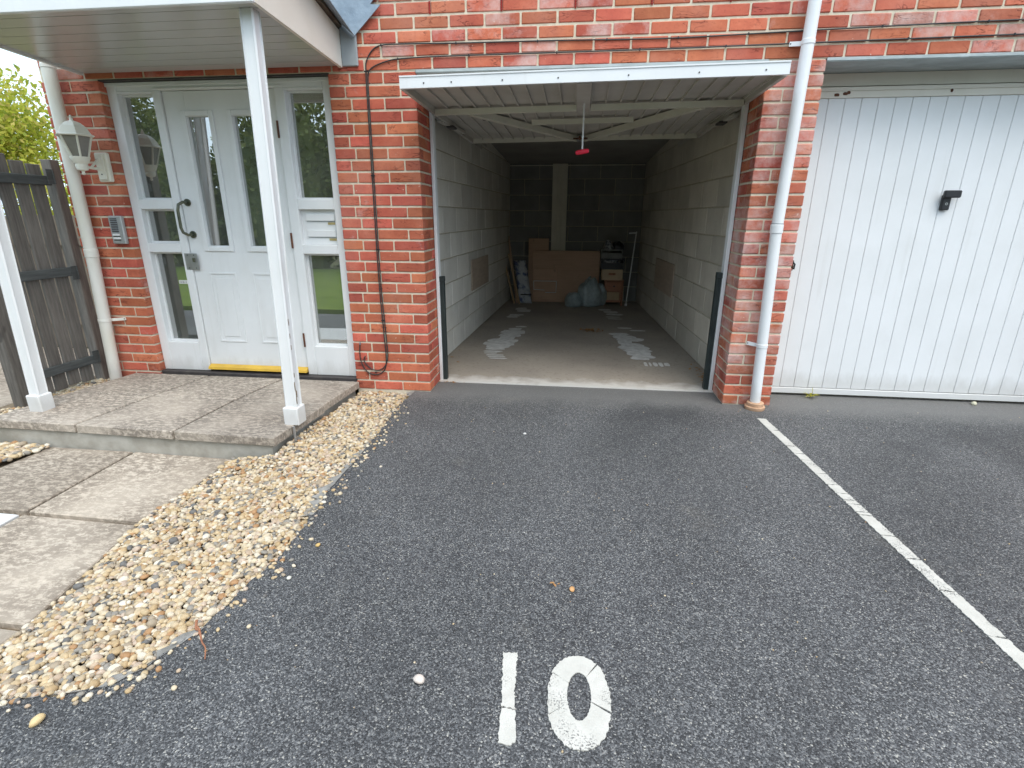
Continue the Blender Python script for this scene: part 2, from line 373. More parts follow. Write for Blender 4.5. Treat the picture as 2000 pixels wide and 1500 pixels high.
# ------------------------------------------------------------------ mesh helpers
class MB:
    def __init__(self): self.v = []; self.f = []
    def add(self, vs, fs):
        o = len(self.v); self.v += [tuple(p) for p in vs]; self.f += [tuple(i + o for i in f) for f in fs]
        return self
    def box(self, x0, x1, y0, y1, z0, z1):
        return self.add([(x0, y0, z0), (x1, y0, z0), (x1, y1, z0), (x0, y1, z0), (x0, y0, z1), (x1, y0, z1), (x1, y1, z1), (x0, y1, z1)],
                        [(0, 3, 2, 1), (4, 5, 6, 7), (0, 1, 5, 4), (1, 2, 6, 5), (2, 3, 7, 6), (3, 0, 4, 7)])
    def cbox(self, x0, x1, y0, y1, z0, z1, c=0.003):
        cx, cy, cz = (x0 + x1) / 2, (y0 + y1) / 2, (z0 + z1) / 2
        hx, hy, hz = (x1 - x0) / 2, (y1 - y0) / 2, (z1 - z0) / 2
        c = min(c, hx * 0.45, hy * 0.45, hz * 0.45)
        pts = []
        idx = {}
        for sx in (-1, 1):
            for sy in (-1, 1):
                for sz in (-1, 1):
                    for ax in range(3):
                        h = [hx - c, hy - c, hz - c]; h[ax] += c
                        idx[(sx, sy, sz, ax)] = len(pts)
                        pts.append((cx + sx * h[0], cy + sy * h[1], cz + sz * h[2]))
        fs = []
        for ax in range(3):
            a1, a2 = (ax + 1) % 3, (ax + 2) % 3
            for s in (-1, 1):
                ring = []
                for (u, w) in ((-1, -1), (1, -1), (1, 1), (-1, 1)):
                    sg = [0, 0, 0]; sg[ax] = s; sg[a1] = u; sg[a2] = w
                    ring.append(idx[(*sg, ax)])
                fs.append(tuple(ring if s > 0 else ring[::-1]))
        for ax in range(3):
            a1, a2 = (ax + 1) % 3, (ax + 2) % 3
            for s1 in (-1, 1):
                for s2 in (-1, 1):
                    def g(s, which):
                        sg = [0, 0, 0]; sg[ax] = s; sg[a1] = s1; sg[a2] = s2
                        return idx[(*sg, which)]
                    q = (g(-1, a1), g(1, a1), g(1, a2), g(-1, a2))
                    fs.append(q if s1 * s2 < 0 else q[::-1])
        for sx in (-1, 1):
            for sy in (-1, 1):
                for sz in (-1, 1):
                    t = (idx[(sx, sy, sz, 0)], idx[(sx, sy, sz, 1)], idx[(sx, sy, sz, 2)])
                    fs.append(t if sx * sy * sz > 0 else t[::-1])
        return self.add(pts, fs)
    def prism(self, poly, z0, z1, axis='z'):
        n = len(poly)
        if axis == 'z': f = lambda p, h: (p[0], p[1], h)
        elif axis == 'y': f = lambda p, h: (p[0], h, p[1])
        else: f = lambda p, h: (h, p[0], p[1])
        vs = [f(p, z0) for p in poly] + [f(p, z1) for p in poly]
        fs = [tuple(range(n))[::-1], tuple(range(n, 2 * n))] + [(i, (i + 1) % n, n + (i + 1) % n, n + i) for i in range(n)]
        return self.add(vs, fs)
    def tube(self, pts, r, n=10, caps=True):
        pts = [Vector(p) for p in pts]
        rs = r if isinstance(r, (list, tuple)) else [r] * len(pts)
        t0 = (pts[1] - pts[0]).normalized()
        up = Vector((0, 0, 1)) if abs(t0.z) < 0.9 else Vector((0, 1, 0))
        nrm = t0.cross(up).normalized()
        vs = []
        for i, p in enumerate(pts):
            a = pts[max(i - 1, 0)]; b = pts[min(i + 1, len(pts) - 1)]
            t = (b - a).normalized()
            nrm = (nrm - t * nrm.dot(t)).normalized()
            bn = t.cross(nrm)
            for j in range(n):
                an = 2 * math.pi * j / n
                vs.append(p + (nrm * math.cos(an) + bn * math.sin(an)) * rs[i])
        fs = []
        for i in range(len(pts) - 1):
            for j in range(n):
                fs.append((i * n + j, i * n + (j + 1) % n, (i + 1) * n + (j + 1) % n, (i + 1) * n + j))
        if caps:
            fs.append(tuple(range(n))[::-1]); fs.append(tuple((len(pts) - 1) * n + j for j in range(n)))
        return self.add(vs, fs)
    def lathe(self, prof, c, n=16, phase=0.0):
        vs = []
        for r, z in prof:
            for j in range(n):
                a = 2 * math.pi * j / n + phase
                vs.append((c[0] + r * math.cos(a), c[1] + r * math.sin(a), c[2] + z))
        fs = []
        for i in range(len(prof) - 1):
            for j in range(n):
                fs.append((i * n + j, i * n + (j + 1) % n, (i + 1) * n + (j + 1) % n, (i + 1) * n + j))
        fs.append(tuple(range(n))[::-1]); fs.append(tuple((len(prof) - 1) * n + j for j in range(n)))
        return self.add(vs, fs)
    def bar(self, a, b, w, h, up=(0, 0, 1)):
        a, b, up = Vector(a), Vector(b), Vector(up)
        t = (b - a).normalized(); s = t.cross(up).normalized(); u = s.cross(t)
        vs = []
        for p in (a, b):
            for (i, j) in ((-1, -1), (1, -1), (1, 1), (-1, 1)): vs.append(p + s * (i * w / 2) + u * (j * h / 2))
        return self.add(vs, [(3, 2, 1, 0), (4, 5, 6, 7), (0, 1, 5, 4), (1, 2, 6, 5), (2, 3, 7, 6), (3, 0, 4, 7)])
    def mesh(self, name, mat, smooth=False):
        me = bpy.data.meshes.new(name)
        me.from_pydata([tuple(p) for p in self.v], [], self.f)
        if mat is not None: me.materials.append(MAT[mat] if isinstance(mat, str) else mat)
        bm = bmesh.new(); bm.from_mesh(me)
        bmesh.ops.recalc_face_normals(bm, faces=bm.faces)
        bm.to_mesh(me); bm.free()
        if smooth:
            me.polygons.foreach_set('use_smooth', [True] * len(me.polygons))
            me.set_sharp_from_angle(angle=math.radians(40))
        me.update()
        return me
    def build(self, name, mat, parent=None, smooth=False):
        return link(name, self.mesh(name, mat, smooth), parent)

ROOTLOC = {}
def link(name, me, parent=None, loc=None, rot=None):
    o = bpy.data.objects.new(name, me)
    COL.objects.link(o)
    if loc is not None: o.location = loc
    if rot is not None: o.rotation_euler = rot
    if parent is not None:
        o.parent = parent
        o.matrix_parent_inverse = Matrix.Translation(-Vector(ROOTLOC.get(parent.name, (0, 0, 0))))
    return o
def tag(o, label, cat, group=None):
    o['label'] = label; o['category'] = cat
    if group: o['group'] = group
    return o
def thing(name, loc, label, cat, group=None):
    o = bpy.data.objects.new(name, None); COL.objects.link(o)
    o.location = loc; o.empty_display_size = 0.1
    ROOTLOC[o.name] = tuple(loc)
    return tag(o, label, cat, group)
def structure(o):
    o['kind'] = 'structure'; return o
def stuff(o):
    o['kind'] = 'stuff'; return o

# ------------------------------------------------------------------ key dimensions (metres; x along the wall, y into the building)
W = 2.1556                    # right edge of the open garage's opening
PR = W + 0.3275               # right edge of the pier between the garages
XL = -2.696                   # left corner of the building
XD0, XD1 = -2.256, -0.5905    # main door opening
CH = 0.075                    # brick course
HEAD = 29 * CH                # underside of the lintels
OP2 = 4.66                    # right edge of the closed garage's opening

# ------------------------------------------------------------------ ground
edge_px = [(-0.132, 0.02), (-0.135, -0.10), (-0.145, -0.30), (-0.140, -0.48), (-0.115, -0.82), (-0.111, -1.045), (-0.108, -1.21), (-0.110, -1.52),
           (-0.078, -1.745), (-0.055, -2.01), (-0.088, -2.224), (-0.104, -2.425), (-0.177, -2.596), (-0.238, -2.675), (-0.486, -2.746), (-0.80, -2.80), (-1.75, -2.86)]
def densify(pts, step, amp, seed=1):
    r = random.Random(seed); out = []
    for (a, b) in zip(pts[:-1], pts[1:]):
        n = max(1, int(math.dist(a, b) / step))
        for i in range(n):
            t = i / n
            out.append((a[0] + (b[0] - a[0]) * t + r.uniform(-amp, amp), a[1] + (b[1] - a[1]) * t + r.uniform(-amp, amp)))
    out.append(pts[-1])
    return out
tar_edge = densify(edge_px, 0.03, 0.008)
structure(MB().box(-300, 300, -300, 300, -0.9, -0.16).build('ground', 'earth'))
tar = MB().prism(tar_edge + [(-1.75, -3.35), (-1.3, -9.0), (14, -9.0), (14, 0.30), (-0.132, 0.30)], -0.12, 0.0)
structure(tar.build('driveway', 'tarmac'))
structure(MB().prism([(-14, -1.80), (-1.70, -1.80), (-1.70, -2.87), (-1.76, -3.35), (-14, -3.35)], -0.16, -0.105).build('side_road', 'tarmac'))
structure(MB().prism([(-30, -3.42), (-1.76, -3.42), (-1.32, -9.0), (-1.32, -9.2), (-30, -9.2)], -0.16, -0.05).build('lawn', 'lawn'))
structure(MB().prism([(-2.9, -1.12), (-0.05, -1.12), (-0.02, -3.3), (-1.7, -3.3), (-1.7, -1.79), (-2.9, -1.79)], -0.165, -0.128).build('gravel_bed', 'soil'))
structure(MB().prism([(-0.62, 0.0), (-0.13, 0.0), (-0.08, -1.25), (-0.62, -1.25)], -0.165, -0.045).build('soil_bed', 'soil'))
structure(MB().box(-2.95, -2.56, -1.0, 0.2, -0.165, -0.012).build('side_bed', 'soil'))
structure(MB().box(-4.6, -2.96, -1.1, 1.06, -0.165, -0.05).build('garden_path', 'path_slab'))

# cement edging between gravel and tarmac
ed = MB()
for (i0, i1, wd) in ((5, 9, 0.055), (11, 15, 0.06), (0, 2, 0.05)):
    seg = densify(edge_px[i0:i1], 0.025, 0.004, i0 + 3)
    out = [(x - wd * random.uniform(0.25, 1.3), y) for x, y in seg]
    vs = [(x + 0.008, y, 0.003) for x, y in seg] + [(x, y, -0.012) for x, y in out]
    n = len(seg)
    ed.add(vs, [(i, i + 1, n + i + 1, n + i) for i in range(n - 1)])
structure(ed.build('edging_strip', 'edging', smooth=False))

# gravel: one mass of separate pebbles
def ico():
    bm = bmesh.new(); bmesh.ops.create_icosphere(bm, subdivisions=2, radius=1.0)
    v = np.array([p.co[:] for p in bm.verts]); f = np.array([[q.index for q in p.verts] for p in bm.faces]); bm.free()
    return v, f
ICV, ICF = ico()
def pebble_mesh(name, centers, radii, mat):
    n = len(centers)
    V = np.empty((n, len(ICV), 3))
    for i in range(n):
        r = radii[i]
        q = rng.normal(size=4); q /= np.linalg.norm(q)
        w, x, y, z = q
        R1 = np.array([[1 - 2 * (y * y + z * z), 2 * (x * y - z * w), 2 * (x * z + y * w)], [2 * (x * y + z * w), 1 - 2 * (x * x + z * z), 2 * (y * z - x * w)], [2 * (x * z - y * w), 2 * (y * z + x * w), 1 - 2 * (x * x + y * y)]])
        p = ICV @ R1.T
        d = rng.normal(size=(3, 3)) * 1.5
        bumpy = 1 + 0.10 * np.sin(p @ d[0] + 1) + 0.07 * np.sin(2 * p @ d[1])
        p = p * bumpy[:, None] * np.array([1.0, rng.uniform(0.65, 0.95), rng.uniform(0.45, 0.75)])
        a = rng.uniform(0, 2 * math.pi); t = rng.normal() * 0.3
        ca, sa, ct, st = math.cos(a), math.sin(a), math.cos(t), math.sin(t)
        R2 = np.array([[ca, -sa, 0], [sa, ca, 0], [0, 0, 1]]) @ np.array([[1, 0, 0], [0, ct, -st], [0, st, ct]])
        V[i] = (p @ R2.T) * r + centers[i]
    F = (ICF[None] + (np.arange(n) * len(ICV))[:, None, None]).reshape(-1, 3)
    me = bpy.data.meshes.new(name)
    me.vertices.add(n * len(ICV)); me.vertices.foreach_set('co', V.reshape(-1))
    me.loops.add(F.size); me.loops.foreach_set('vertex_index', F.reshape(-1))
    me.polygons.add(len(F)); me.polygons.foreach_set('loop_start', np.arange(0, F.size, 3)); me.polygons.foreach_set('loop_total', np.full(len(F), 3))
    me.polygons.foreach_set('use_smooth', np.ones(len(F), bool))
    me.update(calc_edges=True); me.validate()
    me.materials.append(MAT[mat])
    return me
def inside(poly, x, y):
    c = False; j = len(poly) - 1
    for i in range(len(poly)):
        if (poly[i][1] > y) != (poly[j][1] > y) and x < (poly[j][0] - poly[i][0]) * (y - poly[i][1]) / (poly[j][1] - poly[i][1]) + poly[i][0]: c = not c
        j = i
    return c
def edge_x(y):
    e = edge_px
    for a, b in zip(e[:-1], e[1:]):
        if b[1] <= y <= a[1]: return a[0] + (b[0] - a[0]) * (y - a[1]) / (b[1] - a[1])
    return -0.5
g_poly = [(-0.545, -0.01), (-0.135, -0.01)] + [(x - 0.005, y) for x, y in edge_px[1:16]] + [(-0.80, -2.82), (-0.80, -2.50), (-0.815, -2.24), (-0.925, -1.77), (-0.905, -1.13), (-0.64, -1.10), (-0.60, -0.55), (-0.545, -0.01)]
cs, rs = [], []
def scatter(poly, dens, zf, rr, layers=1):
    xs = [p[0] for p in poly]; ys = [p[1] for p in poly]
    step = 1 / math.sqrt(dens)
    y = min(ys)
    while y < max(ys):
        x = min(xs)
        while x < max(xs):
            px, py = x + random.uniform(-0.55, 0.55) * step, y + random.uniform(-0.55, 0.55) * step
            if inside(poly, px, py):
                r = rr * random.lognormvariate(0, 0.30)
                cs.append((px, py, zf(px, py) + random.uniform(-0.25, 0.5) * r)); rs.append(min(r, rr * 1.7))
            x += step
        y += step
def gz(x, y):
    xb = edge_x(y)
    t = min(1, max(0, (xb - x) / 0.75))
    drop = min(1, max(0, (-y - 0.7) / 0.6))
    edge_dip = -0.012 * math.exp(-max(xb - x, 0) / 0.03)
    return -0.020 - 0.068 * t * drop + edge_dip + 0.006 * math.sin(9 * x + 5 * y)
scatter(g_poly, 4600, gz, 0.0106)
scatter(g_poly, 1900, lambda x, y: gz(x, y) - 0.014, 0.012)
scatter([(-2.75, -1.06), (-2.15, -1.06), (-2.20, -1.28), (-2.75, -1.55)], 2800, lambda x, y: -0.088, 0.016)
scatter([(-2.72, 0.02), (-2.50, -0.05), (-2.46, -0.45), (-2.56, -0.95), (-2.80, -0.95), (-2.80, -0.1)], 2600, lambda x, y: 0.005, 0.012)
# strays spilling on to the tarmac edge
for i in range(330):
    j = random.randrange(2, 15); t = random.random()
    a, b = edge_px[j], edge_px[j + 1] if j < 15 else edge_px[15]
    off = abs(random.gauss(0, 0.05)) - 0.015
    r = random.uniform(0.004, 0.011)
    cs.append((a[0] + (b[0] - a[0]) * t + off, a[1] + (b[1] - a[1]) * t - off * 0.3, 0.35 * r)); rs.append(r)
stuff(link('gravel', pebble_mesh('gravel', np.array(cs), rs, 'pebble')))['label'] = 'buff and grey rounded pebbles between the path and the tarmac'

# ------------------------------------------------------------------ brickwork
BRICKS = {}
def brick_piece(parent, x0, x1, y0, y1, z0, z1, mat='brick'):
    key = (round(x1 - x0, 4), round(y1 - y0, 4), round(z1 - z0, 4), mat)
    if key not in BRICKS:
        a, b, c_ = key[0] / 2, key[1] / 2, key[2] / 2
        BRICKS[key] = MB().cbox(-a, a, -b, b, -c_, c_, 0.004).mesh('brick', mat)
    j = random.uniform(-0.0012, 0.0012)
    return link('brick', BRICKS[key], parent, ((x0 + x1) / 2 + random.uniform(-0.001, 0.001), (y0 + y1) / 2 + j, (z0 + z1) / 2 + random.uniform(-0.001, 0.001)),
                (random.gauss(0, 0.004), random.gauss(0, 0.004), random.gauss(0, 0.004)))
def zc(k): return k * CH + 0.0065, (k + 1) * CH - 0.0065

# pier between the main door and the open garage
p2 = thing('brick_pier', (-0.295, 0.15, 0), 'red brick pier between the white entrance door and the open garage', 'brick pier', 'brick piers')
MB().box(XD1 + 0.006, -0.006, 0.006, 0.3275, -0.06, HEAD).build('mortar_core', 'mortar', p2)
for k in range(29):
    z0, z1 = zc(k)
    if k % 2 == 0: fr = [(-0.215, 0, 0.1025), (-0.44, -0.225, 0.1025), (XD1, -0.45, 0.1025)]; rev = [(0.1125, 0.3275)]
    else: fr = [(-0.1025, 0, 0.215), (-0.3275, -0.1125, 0.1025), (-0.4775, -0.3375, 0.1025), (XD1, -0.4875, 0.1025)]; rev = [(0.225, 0.3275)]
    for a, b, d in fr: brick_piece(p2, a, b, 0, d, z0, z1)
    for a, b in rev: brick_piece(p2, -0.1025, 0, a, b, z0, z1)
# pier between the two garages
p3 = thing('brick_pier', ((W + PR) / 2, 0.15, 0), 'narrow brick pier with pale lime bloom between the two garages', 'brick pier', 'brick piers')
MB().box(W + 0.006, PR - 0.006, 0.006, 0.3275, -0.06, HEAD).build('mortar_core', 'mortar', p3)
for k in range(29):
    z0, z1 = zc(k)
    if k % 2 == 0: fr = [(W, W + 0.1025, 0.215), (W + 0.1125, PR, 0.1025)]; rev = [(0.225, 0.3275)]
    else: fr = [(W, W + 0.215, 0.1025), (W + 0.225, PR, 0.215)]; rev = [(0.1125, 0.3275)]
    for a, b, d in fr: brick_piece(p3, a, b, 0, d, z0, z1, 'brick_bloom')
    for a, b in rev: brick_piece(p3, W, W + 0.1025, a, b, z0, z1, 'brick_bloom')
# pier left of the main door
p1 = thing('brick_pier', ((XL + XD0) / 2, 0.15, 0), 'brick pier behind the wall lantern at the left corner of the building', 'brick pier', 'brick piers')
MB().box(XL + 0.006, XD0 - 0.006, 0.006, 0.33, -0.1, HEAD).build('mortar_core', 'mortar', p1)
for k in range(29):
    z0, z1 = zc(k)
    if k % 2 == 0: fr = [(-2.471, XD0, 0.1025), (XL, -2.481, 0.1025)]; rev = [(0.1125, 0.3275)]
    else: fr = [(-2.3585, XD0, 0.215), (-2.5835, -2.3685, 0.1025), (XL, -2.5935, 0.215)]; rev = [(0.225, 0.3275)]
    for a, b, d in fr: brick_piece(p1, a, b, 0, d, z0, z1)
    for a, b in rev: brick_piece(p1, XD0 - 0.1025, XD0, a, b, z0, z1)
# the wall above, and the return and far pier that close the building
wall = thing('brick_wall', (1.0, 0.15, HEAD), 'long red brick wall over the entrance and both garage openings', 'brick wall')
MB().box(XL + 0.006, 9.5, 0.006, 0.33, HEAD + 0.002, 5.2).box(XL + 0.006, XL + 0.3, 0.332, 7, -0.1, 5.2).box(OP2 + 0.006, 9.5, 0.006, 0.33, -0.06, HEAD).build('mortar_core', 'mortar', wall)
P = 0.224
for k in range(29, 34):
    z0, z1 = zc(k)
    off = -0.114 if k % 2 else -0.222
    i0 = -11
    for i in range(i0, 24):
        a = off + i * P + 0.0065; b = off + (i + 1) * P - 0.0065
        if b < XL + 0.05 or a > 4.95: continue
        if k > 29 and b < -0.75: continue
        a = max(a, XL)
        bloom = 'brick_bloom' if (random.random() < 0.22 or (k > 30 and 0.2 < a < 1.3 and random.random() < 0.4)) else 'brick'
        brick_piece(wall, a, b, 0, 0.1025, z0, z1, bloom)
far = MB()
def far_row(k, xa, xb):
    z0, z1 = zc(k); off = -0.114 if k % 2 else -0.222
    for i in range(-12, 44):
        a = max(off + i * P + 0.0065, xa); b = min(off + (i + 1) * P - 0.0065, xb)
        if b - a > 0.03: far.box(a, b, random.uniform(-0.001, 0.001), 0.05, z0, z1)
for k in range(34, 68): far_row(k, XL, 9.5)
for k in range(30, 34): far_row(k, XL, -0.76); far_row(k, 4.97, 9.5)
for k in range(0, 29): far_row(k, OP2, 9.5)
for k in range(0, 29):
    z0, z1 = zc(k); far.box(OP2, OP2 + 0.05, 0.064 if k % 2 else 0.12, 0.27, z0, z1)
for k in range(0, 68):                         # side return
    z0, z1 = zc(k)
    for i in range(0, 14):
        a = 0.12 + i * 0.225 + (0.1125 if k % 2 else 0)
        far.box(XL, XL + 0.05, a, a + 0.215, z0, z1)
stuff(far.build('brickwork', 'brick', wall))
for i in range(-2, 11):
    x = 0.109 + i * 2 * P
    m = MB().box(x - 0.005, x + 0.005, -0.003, 0.05, 33 * CH + 0.004, 34 * CH - 0.004)
    for q in range(5): m.box(x - 0.006, x + 0.006, -0.005, 0.0, 33 * CH + 0.010 + q * 0.0125, 33 * CH + 0.016 + q * 0.0125)
    m.build('weep_vent', 'weep', wall)
# lintels: dressed soffit over each garage opening, thin steel nosing at the front
for (a, b) in ((0.0, W), (PR, OP2)):
    MB().box(a - 0.0, b, 0.0, 0.31, HEAD - 0.016, HEAD).box(a - 0.0, b, -0.004, 0.004, HEAD - 0.012, HEAD + 0.004).build('lintel', 'lintel', wall)
MB().box(XD0, XD1, 0.003, 0.2, HEAD - 0.008, HEAD).build('lintel', 'sill', wall)
structure(MB().box(XL, 9.5, 0.0, 7.2, 5.2, 5.3).build('roof', 'tile'))  # unseen flat cover, added on top to stop light leaking in
structure(MB().box(-0.45, 2.7, 4.668, 4.95, -0.1, 2.56).box(-0.45, -0.2, 0.36, 4.667, -0.1, 2.56).box(2.27, 2.6, 0.36, 4.667, -0.1, 2.56).build('light_block_shell', 'mortar'))  # unseen shell added round the garage against light leaks
structure(MB().box(2.61, 5.49, 0.345, 6.9, -0.1, 5.19).build('light_block_fill', 'mortar'))  # unseen solid block added behind the closed door to keep light out
structure(MB().box(5.5, 9.5, 0.34, 7.0, -0.1, 5.2).build('rear_wall', 'mortar'))

# ------------------------------------------------------------------ garage interior (block walls splay in slightly towards the back)
structure(MB().prism([(-0.16, 0.262), (2.27, 0.262), (2.05, 4.68), (0.02, 4.68)], -0.1, 0.012).build('garage_floor', 'garage_floor'))
structure(MB().add([(-0.4, 0.30, 2.36), (2.5, 0.30, 2.36), (2.5, 4.9, 2.005), (-0.4, 4.9, 2.005), (-0.4, 0.30, 2.56), (2.5, 0.30, 2.56), (2.5, 4.9, 2.56), (-0.4, 4.9, 2.56)],
     [(0, 1, 2, 3), (4, 5, 6, 7), (0, 1, 5, 4), (1, 2, 6, 5), (2, 3, 7, 6), (3, 0, 4, 7)]).build('garage_ceiling', 'ceiling'))
BLOCKS = {}
def block_wall(a, b, zmax, label, mats, off0=0.0):
    """blocks along the line a->b (seen from the right-hand side of that direction)"""
    a, b = Vector((*a, 0)), Vector((*b, 0))
    L = (b - a).length; t = (b - a) / L; ang = math.atan2(t.y, t.x); nrm = Vector((t.y, -t.x, 0))
    root = thing('block_wall', tuple((a + b) / 2), label, 'block wall', 'block walls inside the garage')
    back = a - nrm * 0.008
    p = [back - t * 0.0, back + t * (L + 0.0), back + t * L - nrm * 0.2, back - nrm * 0.2]
    MB().prism([(q.x, q.y) for q in p], -0.1, 2.5).build('joint_mortar', 'block_joint', root)
    k = 0; z = 0.02
    while z < zmax:
        u = off0 - (0.225 if k % 2 else 0.0)
        while u < L:
            u0, u1 = max(u, 0.0), min(u + 0.44, L)
            if u1 - u0 > 0.05:
                key = (round(u1 - u0, 3), mats(k, u))
                if key not in BLOCKS: BLOCKS[key] = MB().cbox(-key[0] / 2, key[0] / 2, -0.05, 0.05, -0.1075, 0.1075, 0.004).mesh('concrete_block', key[1])
                c_ = a + t * ((u0 + u1) / 2) - nrm * (0.05 + random.uniform(-0.002, 0.002)); 
                link('concrete_block', BLOCKS[key], root, (c_.x, c_.y, z + 0.1075), (0, 0, ang))
            u += 0.45
        z += 0.225; k += 1
    return root
# left wall runs front->back on its right-hand side; right wall back->front; rear wall left->right
LW0, LW1 = (-0.135, 0.335), (0.04, 4.65)
RW0, RW1 = (2.245, 0.335), (2.03, 4.65)
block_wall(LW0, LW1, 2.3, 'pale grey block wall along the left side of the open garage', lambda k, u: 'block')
block_wall(RW1, RW0, 2.3, 'shaded grey block wall along the right side of the open garage', lambda k, u: 'block_shaded')
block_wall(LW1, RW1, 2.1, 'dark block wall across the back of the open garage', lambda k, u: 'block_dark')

def wall_board(a, b, y0, y1, z0, z1, side, label):
    f = lambda y: a[0] + (b[0] - a[0]) * (y - a[1]) / (b[1] - a[1])
    m = MB().prism([(f(y0) + side * 0.004, y0), (f(y1) + side * 0.004, y1), (f(y1) + side * 0.016, y1), (f(y0) + side * 0.016, y0)], z0, z1)
    tag(m.build('wall_board', 'block_brown'), label, 'board', 'boards fixed on the garage walls')
wall_board(LW0, LW1, 2.0, 2.88, 0.50, 0.83, 1, 'brown board fixed flat on the left garage wall')
wall_board(RW0, RW1, 2.25, 3.25, 0.43, 0.79, -1, 'brown board fixed flat on the right garage wall')
# pale boxed pillar against the rear wall
t = thing('boxed_pillar', (0.80, 4.60, 0), 'pale boxed-in pillar standing against the dark back wall', 'pillar')
MB().cbox(0.685, 0.905, 4.575, 4.64, 0.012, 2.02).build('backing_board', 'pillar', t)
MB().cbox(0.685, 0.765, 4.545, 4.574, 0.012, 2.02).build('cover_strip', 'pillar', t)
MB().cbox(0.825, 0.905, 4.545, 4.574, 0.012, 2.02).build('cover_strip', 'pillar', t)
tag(MB().cbox(0.03, 2.02, 4.628, 4.646, 1.997, 2.008, 0.002).build('ceiling_batten', 'pillar'), 'thin pale batten where the back wall meets the ceiling', 'batten')

# pale residue and tyre marks on the floor
fp = []
def streak(cx, cy, w, h, zz):
    r = random.Random(int(cx * 1000 + cy * 77)); pts = []
    for i in range(14):
        a = 2 * math.pi * i / 14
        e = 1 + r.uniform(-0.12, 0.12)
        ca, sa = math.cos(a), math.sin(a)
        pts.append((cx + w / 2 * math.copysign(abs(ca) ** 0.6, ca) * e, cy + h / 2 * math.copysign(abs(sa) ** 0.7, sa) * e))
    return pts
def patch_group(label, rows):
    m = MB()
    for i, (x0, x1, y, h) in enumerate(rows):
        m.add([(px, py, 0.0155 + 0.0002 * i) for px, py in streak((x0 + x1) / 2, y, (x1 - x0), h * 1.35, 0)], [tuple(range(14))])
    o = m.build('floor_mark', 'floor_paint')
    tag(o, label, 'floor mark', 'pale marks on the garage floor')
patch_group('large pale tyre mark on the left of the garage floor', [(0.31, 0.47, 2.32, 0.10), (0.25, 0.52, 2.16, 0.16), (0.24, 0.50, 2.0, 0.14), (0.27, 0.44, 1.86, 0.12), (0.17, 0.50, 1.72, 0.14), (0.14, 0.47, 1.58, 0.13), (0.19, 0.44, 1.46, 0.11), (0.19, 0.40, 1.36, 0.09), (0.20, 0.38, 1.24, 0.05), (0.21, 0.34, 1.17, 0.035), (0.24, 0.42, 1.10, 0.035), (0.27, 0.45, 1.04, 0.03), (0.30, 0.46, 0.98, 0.03)])
patch_group('large pale tyre mark on the right of the garage floor', [(1.48, 1.70, 2.20, 0.10), (1.50, 1.76, 2.06, 0.14), (1.55, 1.84, 1.94, 0.13), (1.54, 1.70, 1.80, 0.14), (1.58, 1.80, 1.68, 0.14), (1.53, 1.84, 1.56, 0.13), (1.58, 1.85, 1.44, 0.11), (1.60, 1.83, 1.33, 0.12), (1.63, 1.85, 1.22, 0.09), (1.62, 1.80, 1.14, 0.06)])
patch_group('small block of pale tread marks near the right doorway edge', [(1.72, 1.75, 0.96, 0.10), (1.765, 1.785, 0.96, 0.10), (1.80, 1.84, 0.965, 0.10), (1.85, 1.89, 0.965, 0.10), (1.90, 1.95, 0.97, 0.08)])
patch_group('far left pale mark on the floor near the stored wood', [(0.24, 0.40, 3.72, 0.18), (0.28, 0.47, 3.58, 0.16)])
patch_group('thin pale streaks just in front of the far left floor mark', [(0.20, 0.40, 3.25, 0.08), (0.20, 0.36, 3.17, 0.08), (0.19, 0.34, 3.08, 0.08)])
patch_group('far right pale mark on the floor in front of the drawers', [(1.42, 1.60, 3.80, 0.10), (1.48, 1.68, 3.62, 0.14), (1.50, 1.74, 3.44, 0.09), (1.50, 1.68, 3.25, 0.05), (1.52, 1.70, 3.12, 0.04)])
patch_group('small pale streaks behind the right tyre mark', [(1.60, 1.76, 2.55, 0.06), (1.72, 1.92, 2.42, 0.05)])
patch_group('single pale streak behind the left tyre mark', [(0.38, 0.52, 2.47, 0.06)])

# ------------------------------------------------------------------ things stored at the back of the garage
t = thing('wooden_panel', (0.93, 4.4, 0.012), 'large brown wooden panel leaning at the back of the garage', 'panel')
MB().cbox(0.415, 1.435, 4.42, 4.46, 0.013, 0.79, 0.004).build('sheet', 'board', t)
for (z0, z1) in ((0.05, 0.17), (0.19, 0.335), (0.36, 0.52)): MB().cbox(0.43, 0.80, 4.408, 4.419, z0, z1, 0.003).build('drawer_front', 'board', t)
MB().cbox(0.86, 1.13, 4.410, 4.419, 0.02, 0.50, 0.003).build('inner_board', 'board', t)
t2 = tag(MB().cbox(0.345, 0.655, 4.50, 4.53, 0.013, 0.965, 0.004).build('tall_board', 'board'), 'taller brown board standing behind the large wooden panel', 'board')
t = thing('thin_frame', (0.61, 4.38, 0.2), 'thin pale rectangular frame propped on the wooden panel', 'frame')
for (a, b) in (((0.44, 4.39, 0.338), (0.79, 4.39, 0.338)), ((0.44, 4.39, 0.208), (0.61, 4.39, 0.20)), ((0.62, 4.39, 0.165), (0.79, 4.39, 0.165)), ((0.44, 4.39, 0.338), (0.445, 4.39, 0.208)), ((0.79, 4.39, 0.338), (0.785, 4.39, 0.165))):
    MB().bar(a, b, 0.010, 0.010, (0, -1, 0)).build('frame_strip', 'tag', t)
